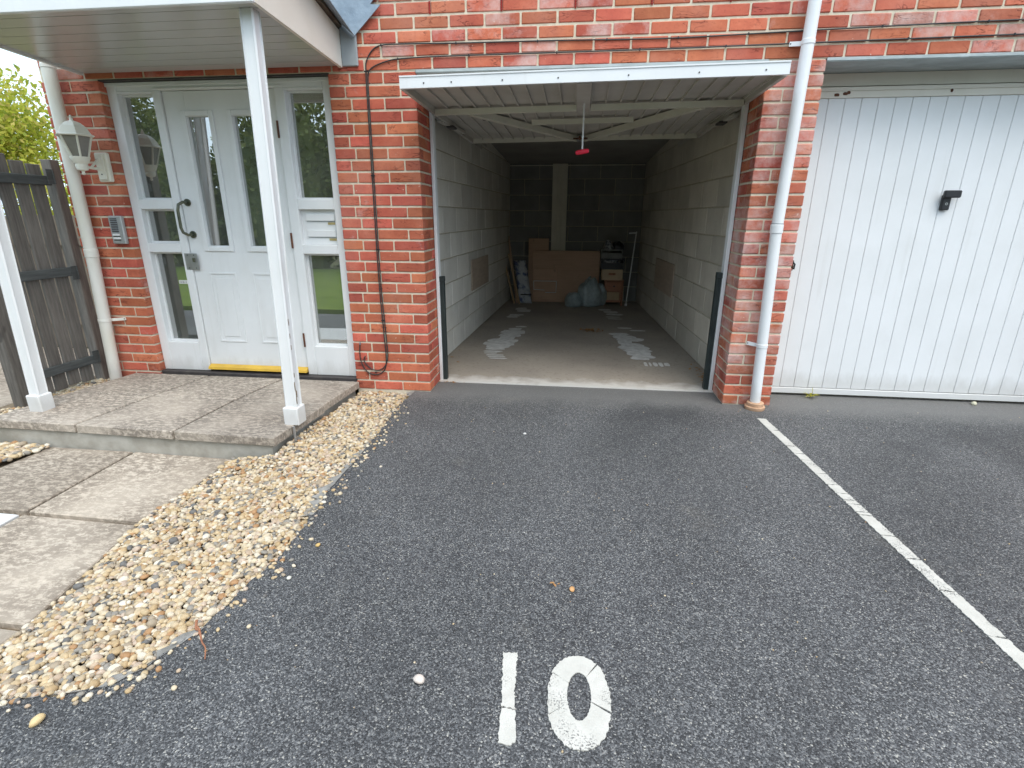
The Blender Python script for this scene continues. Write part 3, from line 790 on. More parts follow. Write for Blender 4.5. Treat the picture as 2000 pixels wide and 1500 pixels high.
def blob(name, c, r, seed, label, mat='bag', knot=True):
    rr = np.random.default_rng(seed)
    bm = bmesh.new(); bmesh.ops.create_icosphere(bm, subdivisions=4, radius=1.0)
    d = rr.normal(size=(14, 3)) * 2.6; ph = rr.uniform(0, 6, 14)
    for v_ in bm.verts:
        p = np.array(v_.co[:]); s = 1 + 0.05 * sum(math.sin(d[i] @ p + ph[i]) for i in range(6)) * 0.6 + 0.03 * sum(abs(math.sin(1.8 * (d[i] @ p) + ph[i])) - 0.6 for i in range(6, 14)) * 0.5
        z = p[2]
        if z < -0.55: z = -0.55 + (z + 0.55) * 0.15
        top = 1 - 0.10 * max(0, p[2]) ** 2
        v_.co = (c[0] + p[0] * r[0] * s * top, c[1] + p[1] * r[1] * s * top, c[2] + (z + 0.60) * r[2] * s * 0.9)
    me = bpy.data.meshes.new(name); bm.to_mesh(me); bm.free()
    me.polygons.foreach_set('use_smooth', [True] * len(me.polygons)); me.materials.append(MAT[mat])
    o = link(name, me)
    if knot:
        kz = c[2] + r[2] * 1.36
        MB().tube([(c[0] - 0.03, c[1] - 0.03, kz), (c[0] - 0.02, c[1] - 0.04, kz + 0.03), (c[0] + 0.0, c[1] - 0.05, kz + 0.035)], [0.025, 0.014, 0.02], 8).build('tied_neck', mat, o, True)
    return tag(o, label, 'bin bag', 'bin bags at the back of the garage')
blob('bin_bag', (1.30, 4.12, 0.012), (0.185, 0.17, 0.29), 3, 'largest grey green bin bag, in front of the wooden panel')
blob('bin_bag', (1.055, 4.05, 0.012), (0.13, 0.12, 0.14), 5, 'small low bin bag left of the largest bag', knot=False)
blob('bin_bag', (1.445, 4.22, 0.012), (0.10, 0.10, 0.24), 9, 'dark bin bag squeezed between the largest bag and the drawers', knot=False)

t = thing('drawer_chest', (1.65, 4.28, 0.012), 'small red brown chest with a pale bottom drawer', 'chest of drawers')
MB().box(1.515, 1.535, 4.20, 4.42, 0.012, 0.388).box(1.765, 1.785, 4.20, 4.42, 0.012, 0.388).box(1.536, 1.764, 4.24, 4.42, 0.06, 0.372).box(1.51, 1.79, 4.195, 4.42, 0.373, 0.388).build('carcass', 'redwood', t)
f = MB().cbox(1.537, 1.763, 4.205, 4.235, 0.235, 0.362).build('drawer', 'redwood', t)
MB().tube([(1.65, 4.20, 0.30), (1.65, 4.185, 0.30)], 0.012, 8).build('knob', 'black', f)
MB().cbox(1.537, 1.735, 4.205, 4.235, 0.095, 0.212).build('drawer', 'pine', t)['label'] = 'pale pine bottom drawer'
MB().box(1.536, 1.764, 4.215, 4.235, 0.06, 0.088).build('plinth', 'redwood', t)
t = thing('storage_box', (1.61, 4.28, 0.39), 'tan storage box on top of the red brown chest', 'box', 'boxes stacked on the chest')
MB().cbox(1.46, 1.765, 4.19, 4.42, 0.390, 0.545, 0.004).build('body', 'tan', t)
MB().cbox(1.56, 1.66, 4.184, 4.1895, 0.465, 0.495, 0.002).build('label_plate', 'redwood', t)
def crate(z0, z1, x0, x1, mat, label):
    t = thing('crate', ((x0 + x1) / 2, 4.3, z0), label, 'crate', 'boxes stacked on the chest')
    MB().box(x0, x1, 4.19, 4.42, z0, z0 + 0.008).box(x0, x0 + 0.01, 4.19, 4.42, z0, z1).box(x1 - 0.01, x1, 4.19, 4.42, z0, z1).box(x0, x1, 4.41, 4.42, z0, z1).box(x0 + 0.011, x1 - 0.011, 4.19, 4.20, z0 + 0.009, z0 + (z1 - z0) * 0.6).build('tub', mat, t)
    MB().box(x0 - 0.004, x1 + 0.004, 4.182, 4.189, z1 - 0.018, z1).build('rim', mat, t)
    return t
crate(0.547, 0.70, 1.44, 1.765, 'black', 'black crate full of crumpled packing, above the tan box')
blob('packing', (1.60, 4.29, 0.60), (0.13, 0.09, 0.10), 12, 'crumpled pale packing inside the black crate', 'clutter', False)['category'] = 'packing'
crate(0.703, 0.83, 1.435, 1.74, 'grey_box', 'grey crate at the top of the stack on the chest')
o = blob('bundle', (1.54, 4.28, 0.80), (0.075, 0.07, 0.11), 15, 'pale crumpled bundle on top of the grey crate', 'clutter', False); o['category'] = 'bundle'
o = blob('bundle', (1.68, 4.29, 0.80), (0.085, 0.08, 0.10), 17, 'dark lumpy bundle on top of the grey crate', 'black', False); o['category'] = 'bundle'
for o in bpy.data.objects:
    if o.name.startswith(('bundle', 'packing')): o['group'] = 'things in the crates'

t = thing('wrapped_package', (0.27, 4.3, 0.012), 'blue and silver wrapped package leaning near the left wall', 'package')
m = MB(); nx, nz = 10, 26; vs = []
for s in (0, 1):
    for i in range(nz + 1):
        for j in range(nx + 1):
            u, w_ = j / nx, i / nz
            x = 0.335 - 0.115 * w_ + (u - 0.5) * 0.185
            edge = min(u, 1 - u, w_ * 2.5, (1 - w_) * 2.5)
            b = 0.045 * (min(edge * 4, 1)) ** 0.5
            vs.append((x, 4.22 + 0.17 * w_ + (0.05 if s else 0) + (b if s else -b) + 0.006 * math.sin(23 * w_ + 9 * u), 0.018 + 0.625 * w_))
fs = []
for s in (0, 1):
    o_ = s * (nz + 1) * (nx + 1)
    for i in range(nz):
        for j in range(nx): fs.append((o_ + i * (nx + 1) + j, o_ + i * (nx + 1) + j + 1, o_ + (i + 1) * (nx + 1) + j + 1, o_ + (i + 1) * (nx + 1) + j))
ring = [j for j in range(nx + 1)] + [i * (nx + 1) + nx for i in range(1, nz + 1)] + [nz * (nx + 1) + j for j in range(nx - 1, -1, -1)] + [i * (nx + 1) for i in range(nz - 1, 0, -1)]
O2 = (nz + 1) * (nx + 1)
for a, b in zip(ring, ring[1:] + ring[:1]): fs.append((a, b, O2 + b, O2 + a))
m.add(vs, fs).build('wrapping', 'wrap', t, True)
MB().cbox(0.262, 0.428, 4.155, 4.162, 0.150, 0.166, 0.002).build('tape', 'black', t)
tag(MB().bar((0.165, 4.19, 0.014), (0.010, 4.30, 0.585), 0.02, 0.02).build('timber_batten', 'pine'), 'shortest pale stick leaning against the left garage wall', 'stick', 'sticks leaning in the garage')
tag(MB().bar((0.245, 4.17, 0.014), (0.056, 4.35, 0.742), 0.018, 0.02).build('timber_batten', 'pine'), 'pale stick leaning just left of the blue package', 'stick', 'sticks leaning in the garage')
tag(MB().bar((0.20, 4.24, 0.014), (0.03, 4.52, 1.0), 0.028, 0.012).build('timber_batten', 'board'), 'tallest brown stick leaning in the left back corner', 'stick', 'sticks leaning in the garage')
t = thing('white_pole', (1.84, 4.2, 0.012), 'slim white pole leaning against the right garage wall', 'pole')
MB().tube([(1.838, 4.19, 0.016), (1.93, 4.30, 1.08)], 0.009, 8).build('shaft', 'white_plastic', t)
MB().bar((1.825, 4.295, 1.055), (1.935, 4.30, 1.06), 0.012, 0.016).build('cross_piece', 'white_plastic', t)
MB().cbox(1.82, 1.856, 4.175, 4.205, 0.013, 0.05, 0.004).build('foot', 'white_plastic', t)
# dry leaf litter on the garage floor
def leaf_pieces(n, cx, cy, sx, sy, z, size, seed):
    r = random.Random(seed); m = MB()
    for _ in range(n):
        x, y = cx + r.gauss(0, sx), cy + r.gauss(0, sy); a = r.uniform(0, 6.28); s = size * r.uniform(0.5, 1.3)
        u = Vector((math.cos(a), math.sin(a), r.uniform(-0.3, 0.3))) * s; w_ = Vector((-math.sin(a), math.cos(a), r.uniform(-0.4, 0.4))) * s * 0.5
        c_ = Vector((x, y, z + s * r.uniform(0.15, 0.5)))
        m.add([c_ - u, c_ - w_ + Vector((0, 0, s * 0.15)), c_ + u, c_ + w_], [(0, 1, 2, 3)])
    return m
o = stuff(leaf_pieces(60, 1.26, 2.37, 0.07, 0.05, 0.013, 0.022, 3).build('leaf_litter', 'dry_leaf')); o['label'] = 'small heap of dry brown leaves on the garage floor'
m = leaf_pieces(26, -0.04, 0.6, 0.03, 0.18, 0.013, 0.016, 4)
m.v += leaf_pieces(0, 0, 0, 0, 0, 0, 0, 1).v
o = stuff(m.build('leaf_litter', 'dry_leaf')); o['label'] = 'scattered dry leaf bits along the left garage wall'
o = stuff(leaf_pieces(30, 2.16, 0.75, 0.025, 0.2, 0.013, 0.016, 5).build('leaf_litter', 'dry_leaf')); o['label'] = 'scattered dry leaf bits along the right garage wall'
o = stuff(leaf_pieces(30, 0.10, 0.27, 0.06, 0.02, 0.002, 0.012, 6).build('leaf_litter', 'dry_leaf')); o['label'] = 'reddish leaf bits at the left foot of the garage frame'

# ------------------------------------------------------------------ open garage: frame and raised door
t = thing('garage_frame', (W / 2, 0.30, 0), 'slim white steel frame around the open garage doorway', 'door frame')
MB().cbox(0.003, 0.027, 0.272, 0.34, 0.012, 2.0, 0.003).build('jamb', 'white_metal', t)
MB().cbox(W - 0.030, W - 0.003, 0.272, 0.34, 0.012, 2.0, 0.003).build('jamb', 'white_metal', t)
MB().cbox(0.0285, 0.060, 0.285, 0.335, 0.013, 0.84, 0.004).cbox(0.024, 0.062, 0.280, 0.336, 0.805, 0.845, 0.004).build('corner_guard', 'dark_strip', t)
MB().cbox(W - 0.066, W - 0.0315, 0.285, 0.335, 0.013, 0.90, 0.004).cbox(W - 0.068, W - 0.030, 0.280, 0.336, 0.862, 0.905, 0.004).build('corner_guard', 'dark_strip', t)
MB().box(0.003, W - 0.003, 0.275, 0.335, 2.09, HEAD - 0.018).build('head_bar', 'white_metal', t)
for x in (-0.03, W - 0.045):
    MB().box(x, x + 0.055, 0.345, 2.6, 2.045, 2.05).box(x, x + 0.004, 0.345, 2.6, 1.995, 2.045).box(x + 0.051, x + 0.055, 0.345, 2.6, 2.02, 2.045).build('track', 'door_back', t)

door = thing('raised_garage_door', (W / 2, 0.6, 2.0), 'white up-and-over garage door raised open under the lintel', 'garage door')
YF, YB = -0.435, 1.67
X0, X1 = 0.028, 2.140
def dz(y): return 2.028 - 0.030 * (y - YF) / (YB - YF)      # panel height along its length
TL = 0.011
def tilt(x): return TL * (2 * (x - X0) / (X1 - X0) - 1)
def dquad(m, x0, x1, y0, y1, h0, h1):
    vs = []
    for h in (h0, h1):
        for (x, y) in ((x0, y0), (x1, y0), (x1, y1), (x0, y1)): vs.append((x, y, dz(y) + tilt(x) + h))
    return m.add(vs, [(0, 3, 2, 1), (4, 5, 6, 7), (0, 1, 5, 4), (1, 2, 6, 5), (2, 3, 7, 6), (3, 0, 4, 7)])
ns = 21; pw = (X1 - X0 - 0.05) / ns
for i in range(ns):
    a = X0 + 0.025 + i * pw
    m = MB(); dquad(m, a, a + pw - 0.0006, YF + 0.02, YB - 0.02, 0.0, 0.006)
    dquad(m, a + pw - 0.0125, a + pw - 0.0015, YF + 0.02, YB - 0.02, -0.014, -0.0004)
    m.build('panel', 'door_back', door)
m = MB(); dquad(m, X0, X1, YF, YF + 0.004, -0.036, 0.020); dquad(m, X0, X1, YF + 0.0045, YF + 0.03, 0.014, 0.020); dquad(m, X0, X1, YF - 0.004, YF + 0.002, 0.0205, 0.028); dquad(m, X0, X1, YF + 0.0045, YF + 0.022, -0.036, -0.032)
fr = m.build('front_rail', 'white_metal', door)
for x in (0.17, 0.33, 0.62, 0.93, 1.31, 1.68, 2.02): MB().tube([(x, YF - 0.003, dz(YF) + tilt(x) - 0.012), (x, YF + 0.002, dz(YF) + tilt(x) - 0.012)], 0.0042, 8).build('fixing_hole', 'sill', fr)
for (a, b) in ((X0, X0 + 0.024), (X1 - 0.024, X1)):
    m = MB(); dquad(m, a, b, YF + 0.032, YB, -0.038, 0.008); m.build('side_rail', 'door_back', door)
m = MB(); dquad(m, X0 + 0.025, X1 - 0.025, YB - 0.018, YB, -0.040, 0.008); m.build('rear_rail', 'beam', door)
def under(m, a, b, w, h, drop): 
    za = dz(a[1]) + tilt(a[0]) - drop; zb = dz(b[1]) + tilt(b[0]) - drop
    return m.bar((a[0], a[1], za), (b[0], b[1], zb), w, h)
under(MB(), (0.055, 0.25), (1.030, 0.25), 0.03, 0.036, 0.034).build('cross_beam', 'beam', door)
under(MB(), (1.125, 0.25), (2.108, 0.25), 0.03, 0.036, 0.034).build('cross_beam', 'beam', door)
under(MB(), (1.075, YF + 0.034), (1.075, 0.33), 0.085, 0.022, 0.026).build('centre_channel', 'door_back', door)
under(MB(), (0.69, 0.72), (1.455, 0.72), 0.03, 0.034, 0.034).build('short_beam', 'beam', door)
under(MB(), (0.30, 0.27), (1.04, 1.58), 0.045, 0.042, 0.036).build('diagonal_brace', 'beam', door)
under(MB(), (1.86, 0.27), (1.10, 1.58), 0.045, 0.042, 0.036).build('diagonal_brace', 'beam', door)
lk = MB().cbox(1.035, 1.09, 1.50, 1.60, dz(1.55) - 0.06, dz(1.55) - 0.012, 0.004).build('lock_case', 'steel', door)
MB().tube([(1.0, 1.44, dz(1.5) - 0.05), (1.13, 1.44, dz(1.5) - 0.05)], 0.007, 8).tube([(1.06, 1.35, dz(1.4) - 0.05), (1.06, 1.52, dz(1.4) - 0.05)], 0.009, 8).build('latch_spindle', 'rust', lk)
m = MB()
for xx in (0.31, 0.40): m.box(xx - 0.003, xx + 0.003, 0.62, 0.75, dz(0.7) - 0.015, dz(0.7) - 0.0125)
m.box(0.314, 0.396, 0.62, 0.632, dz(0.7) - 0.015, dz(0.7) - 0.0125).box(0.314, 0.396, 0.738, 0.75, dz(0.7) - 0.015, dz(0.7) - 0.0125).build('maker_mark', 'sill', door)
for (x, s) in ((0.02, 1), (W - 0.02, -1)):
    MB().bar((x, 0.50, 1.965), (x + s * 0.05, 1.15, 1.972), 0.035, 0.02).build('lifting_arm', 'door_back', door)
    MB().cbox(x - 0.03 + s * 0.03, x + 0.03 + s * 0.03, 0.70, 0.82, 1.945, 1.962, 0.004).build('roller_bracket', 'sill', door)
pc = thing('pull_cord', (1.08, 0.1, 1.97), 'white pull rod with a red T handle hanging from the raised door', 'pull handle')
MB().tube([(1.081, 0.10, dz(0.1) - 0.036), (1.080, 0.10, 1.70)], 0.0055, 8).build('rod', 'white_plastic', pc)
MB().tube([(1.037, 0.10, 1.690), (1.045, 0.10, 1.691), (1.08, 0.10, 1.697), (1.115, 0.10, 1.702), (1.124, 0.10, 1.702)], [0.010, 0.014, 0.016, 0.014, 0.010], 10).build('grip', 'red', pc, True)

# ------------------------------------------------------------------ closed garage door at the right
gd = thing('closed_garage_door', ((PR + OP2) / 2, 0.28, 0), 'closed white ribbed garage door at the right with a black handle', 'garage door')
DX0, DX1 = 2.540 - 0.0, 4.655
MB().box(PR + 0.002, OP2, 0.285, 0.33, 2.085, HEAD - 0.018).build('head_board', 'cream', gd)
MB().box(PR + 0.002, OP2, 0.272, 0.2845, 2.0565, 2.078).build('head_bead', 'cream', gd)
MB().cbox(PR + 0.002, 2.5395, 0.2865, 0.33, 0.0, 2.0845, 0.003).build('jamb', 'white_metal', gd)
tr = MB().cbox(2.5405, DX1, 0.276, 0.30, 2.016, 2.056, 0.003).build('top_rail', 'cream', gd)
for (x, z, w_) in ((2.685, 2.034, 0.03), (2.735, 2.040, 0.028), (2.755, 2.046, 0.02), (3.36, 2.046, 0.016)):
    pts = streak(x, z, w_, 0.018, 0)
    MB().prism(pts, 0.2745, 0.2758, 'y').build('paint_chip', 'rust', tr)
MB().box(2.5405, DX1, 0.292, 0.305, 0.03, 2.015).build('back_sheet', 'white_metal', gd)
rib = MB().cbox(-0.0495, 0.0495, -0.006, 0.006, -0.974, 0.974, 0.0025).mesh('panel', 'white_metal')
for i in range(21):
    link('panel', rib, gd, (2.5405 + 0.0505 + 0.101 * i if i < 20 else 2.5905 + 0.101 * 20, 0.285, 0.066 + 0.974))
MB().cbox(2.5405, DX1, 0.270, 0.30, 0.018, 0.062, 0.003).build('bottom_rail', 'white_metal', gd)
h = MB().cbox(3.448, 3.500, 0.250, 0.2785, 1.335, 1.432, 0.006).build('handle', 'black', gd)
MB().cbox(3.436, 3.538, 0.222, 0.2495, 1.412, 1.458, 0.008).build('lever', 'black', h)
MB().lathe([(0.008, 0), (0.008, 0.003), (0.004, 0.003)], (0, 0, 0), 14).mesh('lock_ring', 'silver')
lm = MB().tube([(3.474, 0.2480, 1.375), (3.474, 0.2498, 1.375)], 0.008, 14).build('lock_ring', 'silver', h)
MB().tube([(3.474, 0.2470, 1.375), (3.474, 0.2479, 1.375)], 0.0045, 12).build('key_hole', 'black', h)
lp = MB().cbox(2.566, 2.590, 0.262, 0.271, 0.93, 1.00, 0.003).build('latch_plate', 'rust', gd)
MB().tube([(2.578, 0.252, 0.99), (2.592, 0.248, 0.975), (2.590, 0.25, 0.94)], 0.006, 8).build('latch_hook', 'black', lp)

# ------------------------------------------------------------------ main entrance: frame, sidelights, door
en = thing('entrance_door', (-1.43, 0.08, 0.07), 'white entrance door with glazed sidelights and letter boxes', 'door')
FY0, FY1 = 0.058, 0.135
fm = MB()
zt = HEAD - 0.010
# jambs, mullions
JL = (XD0 + 0.001, -2.182); MA = (-1.914, -1.853); MBm = (-1.011, -0.937); JR = (-0.664, XD1 - 0.001)
for a, b in (JL, JR): fm.cbox(a, b, FY0, FY1, 0.084, zt, 0.004)
for a, b in (MA, MBm): fm.cbox(a, b, FY0, FY1, 0.084, 2.112, 0.004)
fm.cbox(JL[1] + 0.0005, JR[0] - 0.0005, FY0, FY1, 2.1125, zt, 0.004)
fm.cbox(XD0 + 0.001, XD1 - 0.001, FY0 - 0.012, FY0 - 0.0005, 2.140, zt, 0.003)
fm.cbox(-1.90, -0.95, FY0 - 0.008, FY0 - 0.0005, 2.118, 2.128, 0.002)
for a, b in ((JL[1], MA[0]), (MBm[1], JR[0])):
    a += 0.0005; b -= 0.0005
    fm.cbox(a, b, FY0, FY1, 2.098, 2.112, 0.003)
    fm.cbox(a, b, FY0, FY1, 1.330, 1.399, 0.004)
    fm.cbox(a, b, FY0, FY1, 1.018, 1.086, 0.004)
    fm.cbox(a, b, FY0, FY1, 0.084, 0.317, 0.004)
frame = fm.build('door_frame', 'white', en)
MB().cbox(XD0 + 0.001, XD1 - 0.001, 0.012, 0.15, 0.035, 0.083, 0.005).build('sill', 'sill', en)
def pane(x0, x1, z0, z1, parent=en):
    p_ = MB().box(x0, x1, 0.118, 0.122, z0, z1).build('pane', 'glass', parent)
    m = MB()
    w_ = 0.012
    m.box(x0, x0 + w_, 0.104, 0.117, z0, z1).box(x1 - w_, x1, 0.104, 0.117, z0, z1).box(x0 + w_, x1 - w_, 0.104, 0.117, z0, z0 + w_).box(x0 + w_, x1 - w_, 0.104, 0.117, z1 - w_, z1)
    m.build('glazing_bead', 'white', p_)
    return p_
pane(JL[1], MA[0], 1.400, 2.097); pane(JL[1], MA[0], 1.087, 1.329); pl = pane(JL[1], MA[0], 0.318, 1.017)
st_ = MB().box(-2.03, -1.92, 0.1165, 0.1175, 0.775, 0.802).build('sticker', 'tag', pl)
m = MB()
for i, x in enumerate((-2.022, -2.012, -1.998, -1.984, -1.972, -1.955, -1.945, -1.933)):
    m.box(x, x + 0.004 + 0.002 * (i % 3), 0.1155, 0.1163, 0.781, 0.796 - 0.003 * (i % 2))
m.build('sticker_print', 'grey_box', st_)
pane(MBm[1], JR[0], 1.400, 2.097); pane(MBm[1], JR[0], 0.318, 1.017)
# letter boxes in the right sidelight
MB().box(MBm[1], JR[0], 0.098, 0.118, 1.087, 1.329).build('letter_panel', 'white', en)
for (z0, z1) in ((1.252, 1.302), (1.140, 1.188)):
    lb = MB().cbox(-0.900, -0.682, 0.086, 0.0975, z0, z1, 0.003).build('letter_flap', 'white', en)
    MB().cbox(-0.738, -0.684, 0.091, 0.0975, z0 - 0.026, z0 - 0.010, 0.002).build('number_plate', 'brass', lb)
    MB().box(-0.896, -0.686, 0.092, 0.0972, z0 - 0.005, z0 - 0.001).build('slot', 'grey_trim', lb)
# the door leaf: stiles and rails round two long panes and two raised panels
LX0, LX1 = -1.850, -1.014; DY0, DY1 = 0.074, 0.120
G1 = (-1.690, -1.522); G2 = (-1.345, -1.177); GZ = (1.070, 1.948)
dm = MB()
dm.cbox(LX0, G1[0], DY0, DY1, 0.100, 2.110, 0.003).cbox(G2[1], LX1, DY0, DY1, 0.100, 2.110, 0.003)
dm.box(G1[0], G2[1], DY0, DY1, GZ[1], 2.108).box(G1[1], G2[0], DY0, DY1, GZ[0], GZ[1]).box(G1[0], G2[1], DY0, DY1, 0.102, GZ[0])
leaf = dm.build('door', 'white', en)
for g in (G1, G2):
    MB().box(g[0], g[1], 0.094, 0.098, GZ[0], GZ[1]).build('pane', 'glass', leaf)
    m = MB(); w_ = 0.034; x0, x1, z0, z1 = g[0] - 0.036, g[1] + 0.036, GZ[0] - 0.040, GZ[1] + 0.036
    for (a, b, c_, d) in ((x0, x0 + w_, z0, z1), (x1 - w_, x1, z0, z1), (x0 + w_, x1 - w_, z0, z0 + w_), (x0 + w_, x1 - w_, z1 - w_, z1)):
        m.cbox(a, b, DY0 - 0.012, DY0 - 0.0005, c_, d, 0.006)
    m.build('bead', 'white', leaf)
for (a, b) in ((-1.728, -1.506), (-1.376, -1.140)):
    m = MB(); z0, z1, w_ = 0.328, 0.873, 0.014
    for (p, q, c_, d) in ((a, a + w_, z0, z1), (b - w_, b, z0, z1), (a + w_, b - w_, z0, z0 + w_), (a + w_, b - w_, z1 - w_, z1)): m.cbox(p, q, DY0 - 0.006, DY0 - 0.0005, c_, d, 0.003)
    m.cbox(a + 0.045, b - 0.045, DY0 - 0.005, DY0 - 0.0005, z0 + 0.045, z1 - 0.045, 0.004)
    m.build('raised_panel', 'white', leaf)
hd = MB()
hx = -1.800
for z in (1.378, 1.150): hd.tube([(hx, DY0 - 0.001, z), (hx, DY0 - 0.010, z)], 0.026, 16)
hd.tube([(hx, DY0 - 0.010, 1.378), (hx - 0.004, DY0 - 0.05, 1.380), (hx - 0.022, DY0 - 0.075, 1.362), (hx - 0.03, DY0 - 0.08, 1.32), (hx - 0.03, DY0 - 0.08, 1.20), (hx - 0.022, DY0 - 0.075, 1.166), (hx - 0.004, DY0 - 0.05, 1.148), (hx, DY0 - 0.010, 1.150)], 0.0105, 12)
hd.build('handle', 'bronze', leaf, True)
lk = MB().cbox(-1.893, -1.790, DY0 - 0.020, DY0 - 0.0165, 0.892, 1.013, 0.003).build('lock_plate', 'steel', en)
MB().cbox(-1.826, -1.808, DY0 - 0.032, DY0 - 0.021, 0.950, 0.980, 0.004).build('key_cylinder', 'bronze', lk)
for (x, z) in ((-1.868, 1.0), (-1.815, 1.0), (-1.868, 0.905), (-1.81, 0.905)): MB().tube([(x, DY0 - 0.0215, z), (x, DY0 - 0.0202, z)], 0.004, 8).build('screw', 'black', lk)
wb = MB(); wb.add([(LX0, 0.032, 0.104), (LX1, 0.032, 0.104), (LX1, DY0 - 0.001, 0.104), (LX0, DY0 - 0.001, 0.104), (LX0, 0.036, 0.122), (LX1, 0.036, 0.122), (LX1, DY0 - 0.001, 0.140), (LX0, DY0 - 0.001, 0.140)],
       [(0, 3, 2, 1), (4, 5, 6, 7), (0, 1, 5, 4), (1, 2, 6, 5), (2, 3, 7, 6), (3, 0, 4, 7)])
wb.build('weather_bar', 'yellow', leaf)
for z0 in (1.80, 1.058, 0.31): MB().cbox(-1.018, -1.004, 0.049, 0.0575, z0, z0 + 0.11, 0.003).build('hinge', 'rust', en)
# dim hall behind the glass
hb = MB()
for (x0, x1, y0, y1, z0, z1) in ((-2.39, -2.35, 0.34, 2.8, 0.05, 2.45), (-0.50, -0.46, 0.34, 2.8, 0.05, 2.45), (-2.39, -0.46, 2.8, 2.84, 0.05, 2.45), (-2.39, -0.46, 0.16, 2.84, 2.45, 2.49), (-2.39, -0.46, 0.16, 2.84, 0.01, 0.049)): hb.box(x0, x1, y0, y1, z0, z1)
structure(hb.build('hallway', 'hall_wall'))
tag(MB().cbox(-2.33, -1.86, 0.75, 1.05, 0.05, 0.80, 0.005).build('low_cabinet', 'tan'), 'tan cabinet seen through the lowest left sidelight pane', 'cabinet')
cm = MB(); n = 26; vs = []
for i in range(n + 1):
    x = -1.64 + 0.30 * i / n; y = 0.42 + 0.03 * math.sin(i * 1.25)
    vs += [(x, y, 0.3), (x, y, 2.2), (x, y + 0.006, 0.3), (x, y + 0.006, 2.2)]
fs = []
for i in range(n): a = 4 * i; fs += [(a, a + 4, a + 5, a + 1), (a + 2, a + 3, a + 7, a + 6)]
tag(cm.add(vs, fs).build('curtain', 'curtain', None, True), 'grey hanging curtain seen through the left door pane', 'curtain')

# ------------------------------------------------------------------ canopy over the entrance
cn = thing('door_canopy', (-1.42, -0.5, 2.2), 'white boarded canopy projecting over the entrance door', 'canopy')
CX0, CX1, CY = -2.330, -0.500, -0.965
def sz(y): return 2.212 - 0.040 * y
ys = [-0.005, -0.105, -0.215, -0.330, -0.440, -0.552, -0.664, -0.776, -0.888, CY + 0.004]
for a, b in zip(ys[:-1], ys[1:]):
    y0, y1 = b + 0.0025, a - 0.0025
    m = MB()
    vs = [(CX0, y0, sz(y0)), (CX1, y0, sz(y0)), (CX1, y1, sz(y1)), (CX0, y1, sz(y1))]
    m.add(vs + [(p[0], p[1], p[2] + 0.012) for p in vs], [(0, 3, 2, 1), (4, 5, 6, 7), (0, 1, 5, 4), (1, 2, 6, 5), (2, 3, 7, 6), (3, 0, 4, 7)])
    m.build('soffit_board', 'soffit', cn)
MB().box(CX0 + 0.01, CX1 - 0.01, CY + 0.01, -0.01, 2.275, 2.30).build('ceiling_deck', 'soffit', cn)
MB().cbox(CX0 - 0.025, CX1 + 0.022, CY - 0.024, CY, 2.238, 2.470, 0.004).build('fascia', 'white', cn)
def side_board(x0, x1, mat):
    vs = []
    for x in (x0, x1):
        vs += [(x, CY - 0.0, 2.243), (x, -0.02, 2.198), (x, -0.02, 2.405), (x, CY - 0.0, 2.59)]
    return MB().add(vs, [(0, 1, 2, 3), (7, 6, 5, 4), (0, 4, 5, 1), (1, 5, 6, 2), (2, 6, 7, 3), (3, 7, 4, 0)])
side_board(CX1 + 0.0005, CX1 + 0.022, 'cream').build('bargeboard', 'cream', cn)  # warm light on this white board is put into its cream colour
side_board(CX0 - 0.025, CX0 - 0.0005, 'white').build('bargeboard', 'white', cn)
MB().cbox(CX1 + 0.0225, -0.372, -0.022, -0.004, 2.205, 2.42, 0.004).build('end_block', 'grey_trim', cn)
vs = []
for x in (CX0 - 0.05, CX1 + 0.045):
    vs += [(x, CY - 0.05, 2.605), (x, -0.006, 2.412), (x, -0.006, 2.455), (x, CY - 0.05, 2.650)]
MB().add(vs, [(0, 1, 2, 3), (7, 6, 5, 4), (0, 4, 5, 1), (1, 5, 6, 2), (2, 6, 7, 3), (3, 7, 4, 0)]).build('roof_edge', 'tile', cn)
lf = MB()
lf.prism([(-0.70, 2.60), (-0.394, 2.355), (-0.195, 2.530), (-0.26, 2.535), (-0.20, 2.60), (-0.16, 2.75), (-0.70, 2.75)], -0.030, -0.0235, 'y')
lf.build('lead_flashing', 'lead', cn)
vs = [(-0.47, -1.0, 2.655), (-0.40, -1.0, 2.640), (-0.37, -0.035, 2.36), (-0.50, -0.035, 2.47)]
MB().add(vs + [(p[0], p[1], p[2] + 0.004) for p in vs], [(0, 3, 2, 1), (4, 5, 6, 7), (0, 1, 5, 4), (1, 2, 6, 5), (2, 3, 7, 6), (3, 0, 4, 7)]).build('verge_flashing', 'lead', cn)

def canopy_post(top, bot, label, w_=0.075, base=0.096):
    t = thing('canopy_post', (bot[0], bot[1], bot[2]), label, 'post', 'posts carrying the entrance canopy')
    a, b = Vector(bot), Vector(top)
    vs = []
    c_ = 0.008
    for p in (a, b):
        for (i, j) in ((-1, -1), (1, -1), (1, 1), (-1, 1)):
            h_ = w_ / 2
            vs.append((p.x + i * h_ - (c_ if i * j > 0 else 0) * i, p.y + j * h_ - (0 if i * j > 0 else c_) * j, p.z))
            vs.append((p.x + i * h_ - (0 if i * j > 0 else c_) * i, p.y + j * h_ - (c_ if i * j > 0 else 0) * j, p.z))
    fs = [tuple(range(8))[::-1], tuple(range(8, 16))] + [(i, (i + 1) % 8, 8 + (i + 1) % 8, 8 + i) for i in range(8)]
    sh = MB().add(vs, fs).build('shaft', 'post_paint', t)
    h_ = base / 2
    MB().cbox(a.x - h_, a.x + h_, a.y - h_, a.y + h_, a.z, a.z + 0.115, 0.006).build('base_sleeve', 'post_paint', t)
    return t, sh
ZS = 0.065
